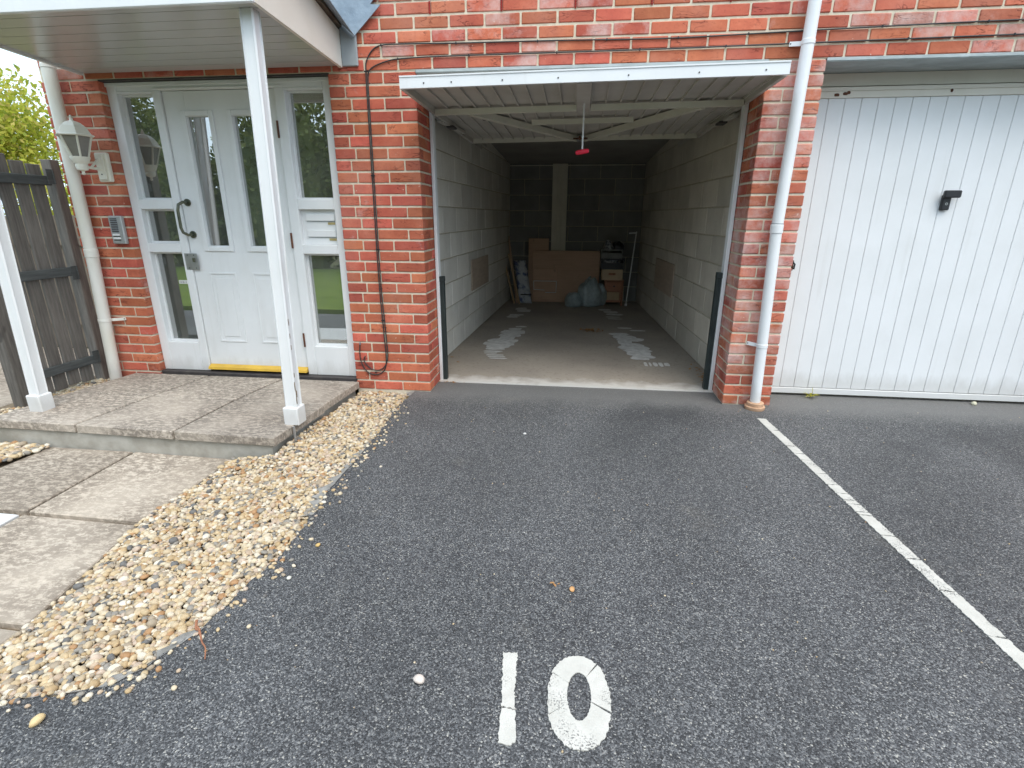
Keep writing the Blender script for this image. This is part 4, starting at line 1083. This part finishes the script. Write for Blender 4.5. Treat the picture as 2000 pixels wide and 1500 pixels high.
tp, sh = canopy_post((-0.572, -0.865, sz(-0.865) - 0.001), (-0.628, -0.855, ZS - 0.005), 'white square post at the right corner of the canopy, paint flaking near its foot')
m = MB()
for (z, dx, w_, hh) in ((0.22, 0.0, 0.010, 0.05), (0.26, 0.006, 0.012, 0.045), (0.31, -0.004, 0.008, 0.06), (0.38, 0.003, 0.006, 0.03), (0.55, 0.004, 0.005, 0.03), (0.62, 0.002, 0.005, 0.03), (0.70, 0.004, 0.006, 0.04)):
    cx_ = -0.628 + 0.056 * (z - ZS) / 2.18
    cy_ = -0.855 - 0.010 * (z - ZS) / 2.18
    pts = streak(cy_ - 0.026 + dx, z, w_, hh, 0)
    MB().prism(pts, cx_ + 0.0372, cx_ + 0.0382, 'x').build('bare_patch', 'flaked', sh)
MB().tube([(-0.600, -0.93, -0.03), (-0.604, -0.925, ZS)], 0.008, 6).build('ground_strap', 'steel', tp)
canopy_post((-2.288, -0.865, sz(-0.865) - 0.001), (-2.395, -0.855, ZS - 0.005), 'white square post at the left edge of the doorstep')

# ------------------------------------------------------------------ doorstep and path
def slab(corners, ztop, thick, mat, parent, gap=0.0045, tiltz=(0, 0, 0, 0)):
    c_ = Vector((sum(p[0] for p in corners) / 4, sum(p[1] for p in corners) / 4))
    def ins(d): 
        out = []
        for p in corners:
            v_ = Vector(p) - c_; out.append(c_ + v_ * (1 - d / max(v_.length, 0.01) * 1.41))
        return out
    o, i_ = ins(gap), ins(gap + 0.005)
    vs = [(p.x, p.y, ztop - thick) for p in o] + [(p.x, p.y, ztop - 0.005 + tiltz[j]) for j, p in enumerate(o)] + [(p.x, p.y, ztop + tiltz[j]) for j, p in enumerate(i_)]
    fs = [(3, 2, 1, 0), (8, 9, 10, 11)] + [(r + j, r + (j + 1) % 4, r + 4 + (j + 1) % 4, r + 4 + j) for r in (0, 4) for j in range(4)]
    return MB().add(vs, fs).build('paving_slab', mat, parent)
stp = thing('doorstep', (-1.5, -0.55, -0.12), 'raised doorstep of six weathered concrete slabs below the entrance', 'step')
Gd = {}   # joints, front to back
fx = [(-2.590, -1.062), (-1.952, -1.072), (-1.280, -1.094), (-0.632, -1.108)]
mx = [(-2.545, -0.508), (-1.896, -0.515), (-1.258, -0.522), (-0.592, -0.549)]
bx = [(-2.470, -0.006), (-1.818, -0.006), (-1.192, -0.006), (-0.556, -0.006)]
for i in range(3):
    dx = 0.012 if i == 2 else 0
    slab([fx[i], (fx[i + 1][0] + dx, fx[i + 1][1]), (mx[i + 1][0] + dx, mx[i + 1][1]), mx[i]], ZS, 0.052, 'slab', stp, 0.009, (0.001 * i, 0, 0.001, 0))
    slab([mx[i], mx[i + 1], bx[i + 1], bx[i]], ZS, 0.050, 'slab', stp, 0.009)
MB().prism([(-2.60, -1.035), (-0.665, -1.075), (-0.60, -0.02), (-2.5, -0.02)], -0.16, 0.011).build('riser', 'concrete', stp)
pth = structure(bpy.data.objects.new('path', None)); COL.objects.link(pth); ROOTLOC[pth.name] = (0, 0, 0)
PZ = -0.100
def pslab(c, mat='path_slab'): return slab(c, PZ, 0.045, mat, pth, 0.006, (random.uniform(-.002, .002), 0, random.uniform(-.002, .002), 0))
pslab([(-2.225, -1.735), (-1.580, -1.738), (-1.600, -1.050), (-2.175, -1.050)])
pslab([(-1.572, -1.738), (-0.942, -1.755), (-0.922, -1.070), (-1.592, -1.050)])
pslab([(-1.545, -2.385), (-0.822, -2.400), (-0.935, -1.772), (-1.570, -1.757)])
pslab([(-1.50, -3.02), (-0.80, -3.02), (-0.822, -2.415), (-1.545, -2.40)])
pslab([(-2.22, -2.38), (-1.560, -2.385), (-1.582, -1.757), (-2.23, -1.75)], 'white')['label'] = 'white painted slab at the photo edge'

# ------------------------------------------------------------------ pipes, cables, lantern, entry panel
def ring_tube(cx, cy, z0, z1, r, n=20): return MB().lathe([(r - 0.003, z0), (r, z0 + 0.003), (r, z1 - 0.003), (r - 0.003, z1)], (cx, cy, 0), n)
dr = thing('downpipe', (2.362, -0.055, 0.04), 'white rainwater downpipe on the pier between the garages', 'downpipe', 'downpipes')
def xr(z): return 2.362 - 0.035 * min(z / 1.2, 1) + 0.018 * max(0, (z - 1.2) / 1.25)
MB().tube([(xr(z), -0.058, z) for z in (0.03, 0.4, 0.8, 1.2, 1.8, 2.46, 3.4, 5.1)], 0.0345, 20).build('pipe', 'white_plastic', dr, True)
ring_tube(xr(1.215), -0.058, 1.190, 1.245, 0.0385).build('socket', 'white_plastic', dr, True)
MB().tube([(xr(1.25), -0.058, 1.2452), (xr(1.25), -0.058, 1.252)], 0.0358, 20).build('socket_seal', 'grey_trim', dr)
for z in (2.245, 0.455):
    b = ring_tube(xr(z), -0.058, z - 0.014, z + 0.014, 0.0375).build('bracket', 'white_plastic', dr, True)
    MB().bar((xr(z) - 0.03, -0.035, z), (xr(z) - 0.085, -0.008, z + 0.006), 0.008, 0.024).build('bracket_lug', 'white_plastic', b)
    MB().tube([(xr(z) - 0.08, -0.016, z + 0.006), (xr(z) - 0.08, -0.0125, z + 0.006)], 0.004, 8).build('screw', 'black', b)
tc = MB().lathe([(0.064, 0.0), (0.067, 0.006), (0.067, 0.022), (0.056, 0.026), (0.056, 0.048), (0.050, 0.052), (0.038, 0.052)], (xr(0), -0.062, 0.0), 28).build('drain_collar', 'terracotta', None, True)
tag(tc, 'terracotta drain collar round the foot of the right downpipe', 'drain collar')
dl = thing('downpipe', (-2.60, -0.075, 0), 'thick yellowed white downpipe beside the wall lantern', 'downpipe', 'downpipes')
def xl(z): return -2.598 + 0.052 * min(z / 1.03, 1) + 0.010 * max(0, (z - 1.03) / 1.2)
MB().tube([(xl(z), -0.072, z) for z in (-0.01, 0.25, 0.5, 0.8, 1.03, 1.6, 2.24, 3.4, 5.1)], 0.0415, 22).build('pipe', 'old_pipe', dl, True)
ring_tube(xl(1.0), -0.072, 0.985, 1.045, 0.0455).build('socket', 'old_pipe', dl, True)
for z in (2.245, 0.505):
    b = ring_tube(xl(z), -0.072, z - 0.013, z + 0.013, 0.0445).build('bracket', 'old_pipe', dl, True)
    MB().bar((xl(z) + 0.03, -0.045, z), (xl(z) + 0.125, -0.008, z + 0.004), 0.008, 0.022).build('bracket_lug', 'old_pipe', b)
    MB().tube([(xl(z) + 0.118, -0.017, z + 0.004), (xl(z) + 0.118, -0.0135, z + 0.004)], 0.004, 8).build('screw', 'rust', b)

def smooth_path(pts, n=6):
    out = []
    P_ = [Vector(p) for p in pts]
    for i in range(len(P_) - 1):
        p0, p1, p2, p3 = P_[max(i - 1, 0)], P_[i], P_[i + 1], P_[min(i + 2, len(P_) - 1)]
        for j in range(n):
            t = j / n
            out.append(0.5 * ((2 * p1) + (-p0 + p2) * t + (2 * p0 - 5 * p1 + 4 * p2 - p3) * t * t + (-p0 + 3 * p1 - 3 * p2 + p3) * t ** 3))
    out.append(P_[-1])
    return out
CYB = -0.0065
ca = thing('cable', (-0.33, 0, 2.3), 'dark cable along the higher brick joint, looping up into a free end at the foot', 'cable', 'dark cables clipped to the brickwork')
A = [(6.9, CYB, 2.345), (4.6, CYB, 2.34), (3.48, CYB, 2.335), (2.9, CYB, 2.328), (2.2, CYB, 2.315), (1.55, CYB, 2.303), (0.9, CYB, 2.312), (0.27, CYB, 2.316), (-0.08, CYB, 2.322), (-0.215, CYB, 2.318), (-0.275, CYB, 2.293), (-0.318, CYB, 2.235), (-0.328, CYB, 2.17), (-0.333, CYB, 1.9), (-0.342, CYB, 1.3), (-0.346, CYB, 0.8), (-0.337, CYB, 0.4), (-0.334, CYB, 0.27), (-0.348, CYB, 0.18), (-0.385, CYB, 0.138), (-0.435, CYB, 0.125), (-0.487, CYB, 0.140), (-0.522, CYB, 0.185), (-0.540, CYB, 0.25), (-0.540, CYB, 0.31), (-0.533, CYB, 0.362)]
MB().tube(smooth_path(A), 0.0042, 8).build('sheath', 'cable', ca, True)
MB().tube([(-0.5335, CYB, 0.358), (-0.531, CYB, 0.378)], 0.0046, 8).build('end_cap', 'lead', ca)
cb = thing('cable', (-0.32, 0, 2.2), 'dark cable along the lower brick joint, running into the wall at its foot', 'cable', 'dark cables clipped to the brickwork')
B = [(6.9, CYB, 2.275), (4.6, CYB, 2.272), (3.5, CYB, 2.265), (2.6, CYB, 2.258), (1.55, CYB, 2.249), (0.8, CYB, 2.248), (0.2, CYB, 2.247), (-0.10, CYB, 2.240), (-0.20, CYB, 2.225), (-0.28, CYB, 2.198), (-0.312, CYB, 2.165), (-0.319, CYB, 2.10), (-0.322, CYB, 1.9), (-0.330, CYB, 1.3), (-0.333, CYB, 0.8), (-0.322, CYB, 0.4), (-0.322, CYB, 0.27), (-0.350, CYB, 0.195), (-0.40, CYB, 0.162), (-0.455, CYB, 0.168), (-0.497, CYB, 0.205), (-0.512, CYB, 0.238), (-0.505, CYB, 0.262), (-0.500, 0.02, 0.27)]
MB().tube(smooth_path(B), 0.0042, 8).build('sheath', 'cable', cb, True)
def clip(root, x, z, vert=False, w_=0.011):
    MB().cbox(x - (w_ if vert else 0.004), x + (w_ if vert else 0.004), -0.0135, -0.0015, z - (0.004 if vert else 0.007), z + (0.004 if vert else 0.007), 0.002).build('cable_clip', 'black', root)
for x, z in ((-0.215, 2.318), (0.27, 2.316), (0.78, 2.312), (1.20, 2.307), (1.62, 2.304), (2.02, 2.312), (2.75, 2.326), (3.3, 2.333), (3.9, 2.337)): clip(ca, x, z)
for x, z in ((-0.11, 2.240), (0.35, 2.247), (0.9, 2.248), (1.4, 2.249), (1.9, 2.252), (2.9, 2.261), (3.45, 2.265)): clip(cb, x, z)
for z in (2.175, 1.55, 1.06, 0.55): clip(ca, -0.325 - 0.012 * min(1, (2.17 - z)), z, True, 0.014)
clip(ca, -0.425, 0.144, True, 0.005)

ln = thing('wall_lantern', (-2.33, -0.02, 1.6), 'cream coach lantern on a bracket left of the entrance door', 'wall light')
LC = (-2.345, -0.185)
bp = MB().cbox(-2.380, -2.282, -0.040, -0.0005, 1.515, 1.712, 0.012).cbox(-2.362, -2.300, -0.052, -0.0405, 1.530, 1.697, 0.008).build('back_plate', 'lantern', ln)
MB().tube([(-2.331, -0.0535, 1.565), (-2.331, -0.0525, 1.565)], 0.005, 8).tube([(-2.352, -0.0535, 1.662), (-2.352, -0.0525, 1.662)], 0.006, 8).build('screw', 'black', bp)
MB().tube(smooth_path([(-2.335, -0.05, 1.602), (-2.338, -0.09, 1.602), (-2.342, -0.145, 1.606)]), 0.010, 8).tube(smooth_path([(-2.335, -0.05, 1.665), (-2.338, -0.085, 1.635), (-2.341, -0.118, 1.608)]), [0.012 - 0.0005 * i for i in range(13)], 8).build('arm', 'lantern', ln, True)
MB().lathe([(0.006, -0.06), (0.012, -0.052), (0.008, -0.042), (0.012, -0.034), (0.032, -0.028), (0.037, -0.005), (0.035, 0.010), (0.046, 0.022), (0.058, 0.048), (0.058, 0.056)], (LC[0], LC[1], 1.612), 18).build('cup', 'lantern', ln, True)
def hexpts(r, z): return [(LC[0] + r * math.cos(math.pi / 3 * i + 0.35), LC[1] + r * math.sin(math.pi / 3 * i + 0.35), z) for i in range(6)]
lo_, hi_ = hexpts(0.050, 1.669), hexpts(0.091, 1.795)
MB().add(lo_ + hi_, [(i, (i + 1) % 6, 6 + (i + 1) % 6, 6 + i) for i in range(6)]).build('lantern_pane', 'lantern_glass', ln)
lo_, hi_ = hexpts(0.053, 1.668), hexpts(0.095, 1.797)
for i in range(6): MB().bar(lo_[i], hi_[i], 0.010, 0.008, (0, 1, 0.01)).build('glazing_bar', 'lantern', ln)
MB().lathe([(0.114, 1.795), (0.119, 1.800), (0.099, 1.812), (0.090, 1.830), (0.074, 1.858), (0.048, 1.880), (0.024, 1.890), (0.012, 1.892)], (LC[0], LC[1], 0), 6, 0.35).build('lantern_roof', 'lantern', ln)
MB().lathe([(0.016, 1.890), (0.010, 1.898), (0.012, 1.906), (0.006, 1.912), (0.008, 1.920), (0.002, 1.928)], (LC[0], LC[1], 0), 12).build('finial', 'lantern', ln, True)

ic = thing('entry_panel', (-2.33, -0.02, 1.18), 'silver door entry panel on the bricks below the wall lantern', 'intercom')
MB().cbox(-2.386, -2.278, -0.034, -0.0005, 1.082, 1.283, 0.006).build('housing', 'silver', ic)
MB().box(-2.368, -2.312, -0.0355, -0.0345, 1.162, 1.268).build('grille', 'grey_trim', ic)
for i in range(8): MB().box(-2.367, -2.313, -0.038, -0.0358, 1.258 - i * 0.0128, 1.265 - i * 0.0128).build('grille_slat', 'sill', ic)
for z in (1.142, 1.117): MB().cbox(-2.370, -2.312, -0.038, -0.0345, z, z + 0.013, 0.002).build('call_button', 'tag', ic)
for z in (1.134, 1.107): MB().box(-2.366, -2.312, -0.0365, -0.0345, z, z + 0.005).build('button_gap', 'sill', ic)

# ------------------------------------------------------------------ side gate, fence, garden
GX = -2.75
gt = thing('side_gate', (GX, -0.33, 0.04), 'weathered grey timber side gate left of the building corner', 'gate')
for i, (a, b) in enumerate(((-0.214, -0.118), (-0.324, -0.232), (-0.434, -0.343), (-0.543, -0.453), (-0.614, -0.561))):
    top = 1.655 + random.uniform(-0.03, 0.03)
    MB().cbox(GX - 0.012, GX + 0.010, a, b, 0.035 + random.uniform(-0.01, 0.01), top, 0.004).build('gate_board', 'gate_wood', gt)
for z0, z1 in ((1.490, 1.555), (0.848, 0.915), (0.160, 0.225)):
    MB().cbox(GX + 0.0105, GX + 0.036, -0.61, -0.085, z0, z1, 0.004).build('gate_rail', 'gate_rail', gt)
for z in (1.50, 0.82, 0.16):
    MB().cbox(GX + 0.037, GX + 0.041, -0.115, -0.066, z, z + 0.10, 0.001).tube([(GX + 0.043, -0.066, z), (GX + 0.043, -0.066, z + 0.1)], 0.005, 6).build('hinge', 'gate_rail', gt)
tag(MB().cbox(GX - 0.045, GX + 0.034, -0.062, 0.012, -0.05, 1.668, 0.005).build('gate_post', 'gate_wood'), 'dark timber gate post against the corner of the brickwork', 'gate post', 'gate posts')
tag(MB().cbox(GX - 0.045, GX + 0.034, -0.715, -0.620, -0.05, 1.70, 0.005).build('gate_post', 'gate_wood'), 'dark timber gate post behind the left canopy post', 'gate post', 'gate posts')
fn = thing('garden_fence', (-6.6, 1.1, -0.05), 'pale low timber fence in the garden behind the side gate', 'fence')
for i in range(60):
    x = -10.35 + i * 0.125
    MB().cbox(x, x + 0.115, 1.10, 1.12, -0.05, 1.28 + random.uniform(-0.01, 0.01), 0.003).build('fence_board', 'fence_wood', fn)
for z in (0.2, 1.0): MB().box(-10.35, -2.86, 1.0705, 1.0995, z, z + 0.07).build('fence_rail', 'fence_wood', fn)

def leaf_cloud(n, blobs, size, seed, core=0.35):
    r = np.random.default_rng(seed)
    w_ = np.array([b[1][0] * b[1][1] * b[1][2] * b[2] for b in blobs]); w_ /= w_.sum()
    pick = r.choice(len(blobs), n, p=w_)
    C_ = np.array([blobs[i][0] for i in pick]); R_ = np.array([blobs[i][1] for i in pick])
    d = r.normal(size=(n, 3)); d /= np.linalg.norm(d, axis=1)[:, None]
    rad = r.uniform(core, 1.0, n) ** 0.6 * (1 + 0.22 * np.sin(d[:, 0] * 7 + d[:, 2] * 9) * np.cos(d[:, 1] * 8))
    c = C_ + d * R_ * rad[:, None]
    u = r.normal(size=(n, 3)); u /= np.linalg.norm(u, axis=1)[:, None]
    v_ = np.cross(u, r.normal(size=(n, 3))); v_ /= np.linalg.norm(v_, axis=1)[:, None]
    s = size * r.uniform(0.6, 1.4, n)[:, None]
    V = np.stack([c - u * s, c - v_ * s * 0.5, c + u * s, c + v_ * s * 0.5], 1).reshape(-1, 3)
    me = bpy.data.meshes.new('leaves')
    me.vertices.add(4 * n); me.vertices.foreach_set('co', V.reshape(-1))
    me.loops.add(4 * n); me.loops.foreach_set('vertex_index', np.arange(4 * n))
    me.polygons.add(n); me.polygons.foreach_set('loop_start', np.arange(0, 4 * n, 4)); me.polygons.foreach_set('loop_total', np.full(n, 4))
    me.update(calc_edges=True)
    return me
tr = thing('garden_tree', (-9.6, 5.6, -0.1), 'yellow green leafy tree rising beyond the side gate', 'tree')
MB().tube([(-9.6, 5.6, -0.2), (-9.58, 5.6, 0.9), (-9.7, 5.5, 1.8), (-9.6, 5.4, 2.8), (-9.5, 5.3, 3.5)], [0.13, 0.11, 0.085, 0.05, 0.02], 8).build('trunk', 'bark', tr, True)
for q in range(9):
    a = q * 2.4; z = 1.3 + 0.13 * q
    MB().tube([(-9.65, 5.5, z), (-9.65 + 0.7 * math.cos(a), 5.5 + 0.7 * math.sin(a), z + 0.4), (-9.65 + 1.0 * math.cos(a), 5.5 + 1.0 * math.sin(a), z + 0.55)], [0.03, 0.02, 0.006], 6).build('limb', 'bark', tr, True)
me = leaf_cloud(17000, [((-9.9, 5.4, 2.75), (1.35, 1.4, 1.15), 1.0), ((-9.0, 5.2, 2.55), (0.85, 0.9, 0.75), 1.0), ((-8.45, 5.1, 2.6), (0.75, 0.7, 0.95), 0.35), ((-10.9, 5.6, 3.2), (1.3, 1.3, 1.2), 0.8), ((-8.9, 5.2, 3.3), (0.6, 0.6, 0.45), 0.4), ((-8.2, 5.0, 1.9), (0.8, 0.7, 0.45), 0.8)], 0.048, 11, 0.1)
me.materials.append(MAT['leaf_yellow']); link('crown', me, tr)
sb = thing('shrub', (-4.2, 2.2, -0.05), 'bright shrub showing through the gap beside the gate', 'shrub')
me = leaf_cloud(2600, [((-4.3, 2.2, 0.9), (0.9, 0.6, 0.75), 1.0), ((-5.3, 2.4, 1.0), (0.9, 0.7, 0.8), 1.0)], 0.06, 5, 0.2)
me.materials.append(MAT['leaf_yellow']); link('foliage', me, sb)
MB().tube([(-4.3, 2.2, -0.1), (-4.3, 2.2, 0.9)], [0.05, 0.02], 6).tube([(-5.3, 2.4, -0.1), (-5.3, 2.4, 1.0)], [0.05, 0.02], 6).build('stem', 'bark', sb)

# the hedge and trees behind the viewer (they show as reflections in the door glass)
bl = []
r = random.Random(5)
for i in range(30):
    x = -24 + i * 1.12
    h_ = 2.1 + 0.35 * math.sin(i * 1.3) + r.uniform(-0.2, 0.2)
    bl.append(((x, -10.6 + r.uniform(-0.5, 0.5), h_ * 0.95), (1.1, 0.9, h_ * 1.05), 1.0))
hm = leaf_cloud(90000, bl, 0.085, 21, 0.6)
hm.materials.append(MAT['leaf_green'])
hd_ = stuff(link('hedgerow', hm)); hd_['label'] = 'green hedgerow reflected in the entrance glass'
core = MB()
for c_, r_, _ in bl: core.lathe([(r_[0] * 0.3, -r_[2] * 0.95), (r_[0] * 0.62, -r_[2] * 0.5), (r_[0] * 0.62, 0), (r_[0] * 0.40, r_[2] * 0.4), (0.05, r_[2] * 0.62)], c_, 9)
core.build('hedge_core', 'leaf_green', hd_)

# ------------------------------------------------------------------ painted markings and small things on the ground
bn = thing('bay_number', (1.04, -2.55, 0.004), 'white number 10 painted on the tarmac', 'bay number')
def rough_poly(pts, step=0.006, amp=0.0026, seed=3): return densify(pts + [pts[0]], step, amp, seed)[:-1]
def sheet(polys, z, name, mat, parent, thick=0.003):
    m = MB()
    for p in polys: m.prism(p, z - thick, z)
    return m.build(name, mat, parent)
one = [(0.890, -2.412), (0.933, -2.405), (0.936, -2.470), (0.938, -2.535), (0.948, -2.610), (0.957, -2.660), (0.957, -2.694), (0.940, -2.703), (0.914, -2.700), (0.910, -2.660), (0.909, -2.600), (0.902, -2.535), (0.895, -2.470)]
cutz = -2.598
one_a = [p for p in one if p[1] > cutz]; one_b = [p for p in one if p[1] < cutz]
one_a = [(0.890, -2.412), (0.933, -2.405), (0.936, -2.470), (0.938, -2.535), (0.946, -2.598), (0.9075, -2.594), (0.902, -2.535), (0.895, -2.470)]
one_b = [(0.9078, -2.5975), (0.9465, -2.6015), (0.957, -2.660), (0.957, -2.694), (0.940, -2.703), (0.914, -2.700), (0.910, -2.660)]
sheet([rough_poly(one_a, seed=1), rough_poly(one_b, seed=2)], 0.004, 'digit', 'road_paint', bn)
OC, IC = (1.121, -2.545), (1.121, -2.535)
def ring_seg(a0, a1, seed):
    rr = random.Random(seed); n = max(4, int((a1 - a0) / 0.05)); o_, i_ = [], []
    for j in range(n + 1):
        a = a0 + (a1 - a0) * j / n
        ca, sa = math.cos(a), math.sin(a)
        o_.append((OC[0] + 0.0885 * math.copysign(abs(ca) ** 0.9, ca) + rr.uniform(-0.003, 0.003), OC[1] + 0.148 * math.copysign(abs(sa) ** 0.92, sa) + rr.uniform(-0.0022, 0.0022)))
        i_.append((IC[0] + 0.0005 + 0.0335 * ca + rr.uniform(-0.0012, 0.0012), IC[1] + 0.0005 + 0.078 * sa + rr.uniform(-0.0012, 0.0012)))
    return o_ + i_[::-1]
zero = []
cuts = [-0.20, 0.95, 2.62, 3.52, 6.06]
m = MB()
for j, (a0, a1) in enumerate(zip(cuts[:-1], cuts[1:])):
    seg = ring_seg(a0 + 0.007, a1 - 0.007, j); n = len(seg) // 2
    vs = [(x, y, 0.004) for x, y in seg] + [(x, y, 0.001) for x, y in seg]
    N = len(seg)
    fs = []
    for q in range(n - 1):
        fs += [(q, q + 1, N - 2 - q, N - 1 - q), (N + q, N + N - 1 - q, N + N - 2 - q, N + q + 1)]
    fs += [(q, (q + 1) % N, N + (q + 1) % N, N + q) for q in range(N)]
    m.add(vs, fs)
m.build('digit', 'road_paint', bn)
pl_ = thing('parking_line', (2.42, -1.3, 0.004), 'cracked white parking line running out from the right downpipe', 'parking line')
def line_x(y): return 2.345 + (-y - 0.27) * 0.0635
cuty = [-0.262, -0.46, -0.70, -0.80, -0.885, -1.04, -1.16, -1.245, -1.31, -1.345, -1.415, -1.44, -1.60, -1.755, -1.94, -2.155, -2.33, -2.62, -2.95, -3.4, -4.0]
for j, (a, b) in enumerate(zip(cuty[:-1], cuty[1:])):
    w0 = 0.027
    poly = [(line_x(a) - w0, a - 0.002), (line_x(a) + w0, a - 0.004 - 0.004 * (j % 2)), (line_x(b) + w0, b + 0.002), (line_x(b) - w0, b + 0.002 + 0.004 * (j % 2))]
    sheet([rough_poly(poly, 0.007, 0.0028, j + 20)], 0.004, 'line_piece', 'road_paint', pl_)

def stray(x, y, r_, mat_col, label, flat=0.55, cat='pebble'):
    me = pebble_mesh('pebble', np.array([(0, 0, 0)]), [r_], 'pebble')
    me.materials.clear(); me.materials.append(simple('stray ' + label[:12], mat_col, None, 40, 0.6, bump=(120, 0.3, 0.002)))
    o = link('stray_pebble', me, None, (x, y, r_ * 0.42))
    o.scale = (1, 1, flat / 0.6)
    return tag(o, label, cat, 'single pebbles lying on the tarmac')
stray(0.659, -2.540, 0.017, (0.66, 0.57, 0.50), 'pale pink pebble on the tarmac left of the number 10')
stray(-0.315, -2.790, 0.019, (0.70, 0.52, 0.27), 'yellow pebble on the tarmac below the gravel corner', 0.8)
stray(0.060, -1.960, 0.011, (0.58, 0.38, 0.14), 'small golden pebble beside the gravel halfway down the drive')
stray(-0.070, -1.640, 0.012, (0.68, 0.64, 0.55), 'cream pebble just off the edge of the upper gravel')
stray(1.098, -2.098, 0.013, (0.60, 0.33, 0.14), 'orange pebble in the middle of the tarmac above the number 10')
stray(0.794, -0.715, 0.010, (0.72, 0.70, 0.66), 'white chip on the tarmac in front of the open garage')
stray(0.048, -2.164, 0.010, (0.62, 0.60, 0.52), 'pale grey green pebble near the middle of the gravel edge')
gr_c, gr_r = [], []
rg = random.Random(31)
for _ in range(170):
    x, y = rg.uniform(-0.1, 4.2), -2.9 + 2.9 * rg.random() ** 0.8
    if x < edge_x(y) + 0.02: continue
    r_ = rg.uniform(0.0018, 0.0042); gr_c.append((x, y, r_ * 0.4)); gr_r.append(r_)
g_ = stuff(link('grit', pebble_mesh('grit', np.array(gr_c), gr_r, 'pebble'))); g_['label'] = 'loose grit scattered over the tarmac'
tw = thing('dry_twig', (-0.07, -2.48, 0.01), 'reddish dry twig lying on the tarmac beside the gravel', 'twig')
MB().tube(smooth_path([(-0.135, -2.415, 0.016), (-0.118, -2.442, 0.008), (-0.098, -2.452, 0.014), (-0.062, -2.490, 0.008), (-0.034, -2.512, 0.010), (-0.010, -2.548, 0.005)], 4), [0.0046 - 0.00015 * i for i in range(21)], 7).build('stem', 'twig', tw, True)
MB().tube([(-0.118, -2.437, 0.012), (-0.096, -2.452, 0.017), (-0.090, -2.466, 0.013)], [0.004, 0.003, 0.0015], 6).build('side_shoot', 'twig', tw, True)
tag(leaf_pieces(5, 1.036, -2.080, 0.012, 0.008, 0.003, 0.012, 9).build('dry_leaf', 'dry_leaf'), 'small crumpled pinkish leaf on the tarmac beside the orange pebble', 'leaf')
wd = thing('weed', (2.86, 0.25, 0), 'small yellowish weed growing at the foot of the closed garage door', 'weed')
r = random.Random(3)
for i in range(11):
    a = r.uniform(0, 6.28); L_ = r.uniform(0.03, 0.075)
    x, y = 2.855 + L_ * math.cos(a), 0.235 - abs(L_ * math.sin(a)) * 0.8
    z = r.uniform(0.01, 0.05)
    u = Vector((math.cos(a), -abs(math.sin(a)), 0.4)).normalized(); w_ = u.cross(Vector((0, 0, 1))).normalized() * 0.009
    s = Vector((2.855, 0.238, 0.002)); e = Vector((x, y, z))
    m_ = (s + e) / 2 + Vector((0, 0, 0.012))
    MB().add([s, m_ - w_, e, m_ + w_, ], [(0, 1, 2, 3)]).build('leaf', 'leaf_yellow', wd)
MB().tube([(2.855, 0.24, 0.0), (2.86, 0.225, 0.04), (2.85, 0.215, 0.085)], [0.003, 0.0025, 0.0015], 6).build('stem', 'leaf_yellow', wd)
stn = stray(3.97, 0.22, 0.020, (0.60, 0.57, 0.42), 'round pale stone at the foot of the closed garage door', 0.7)
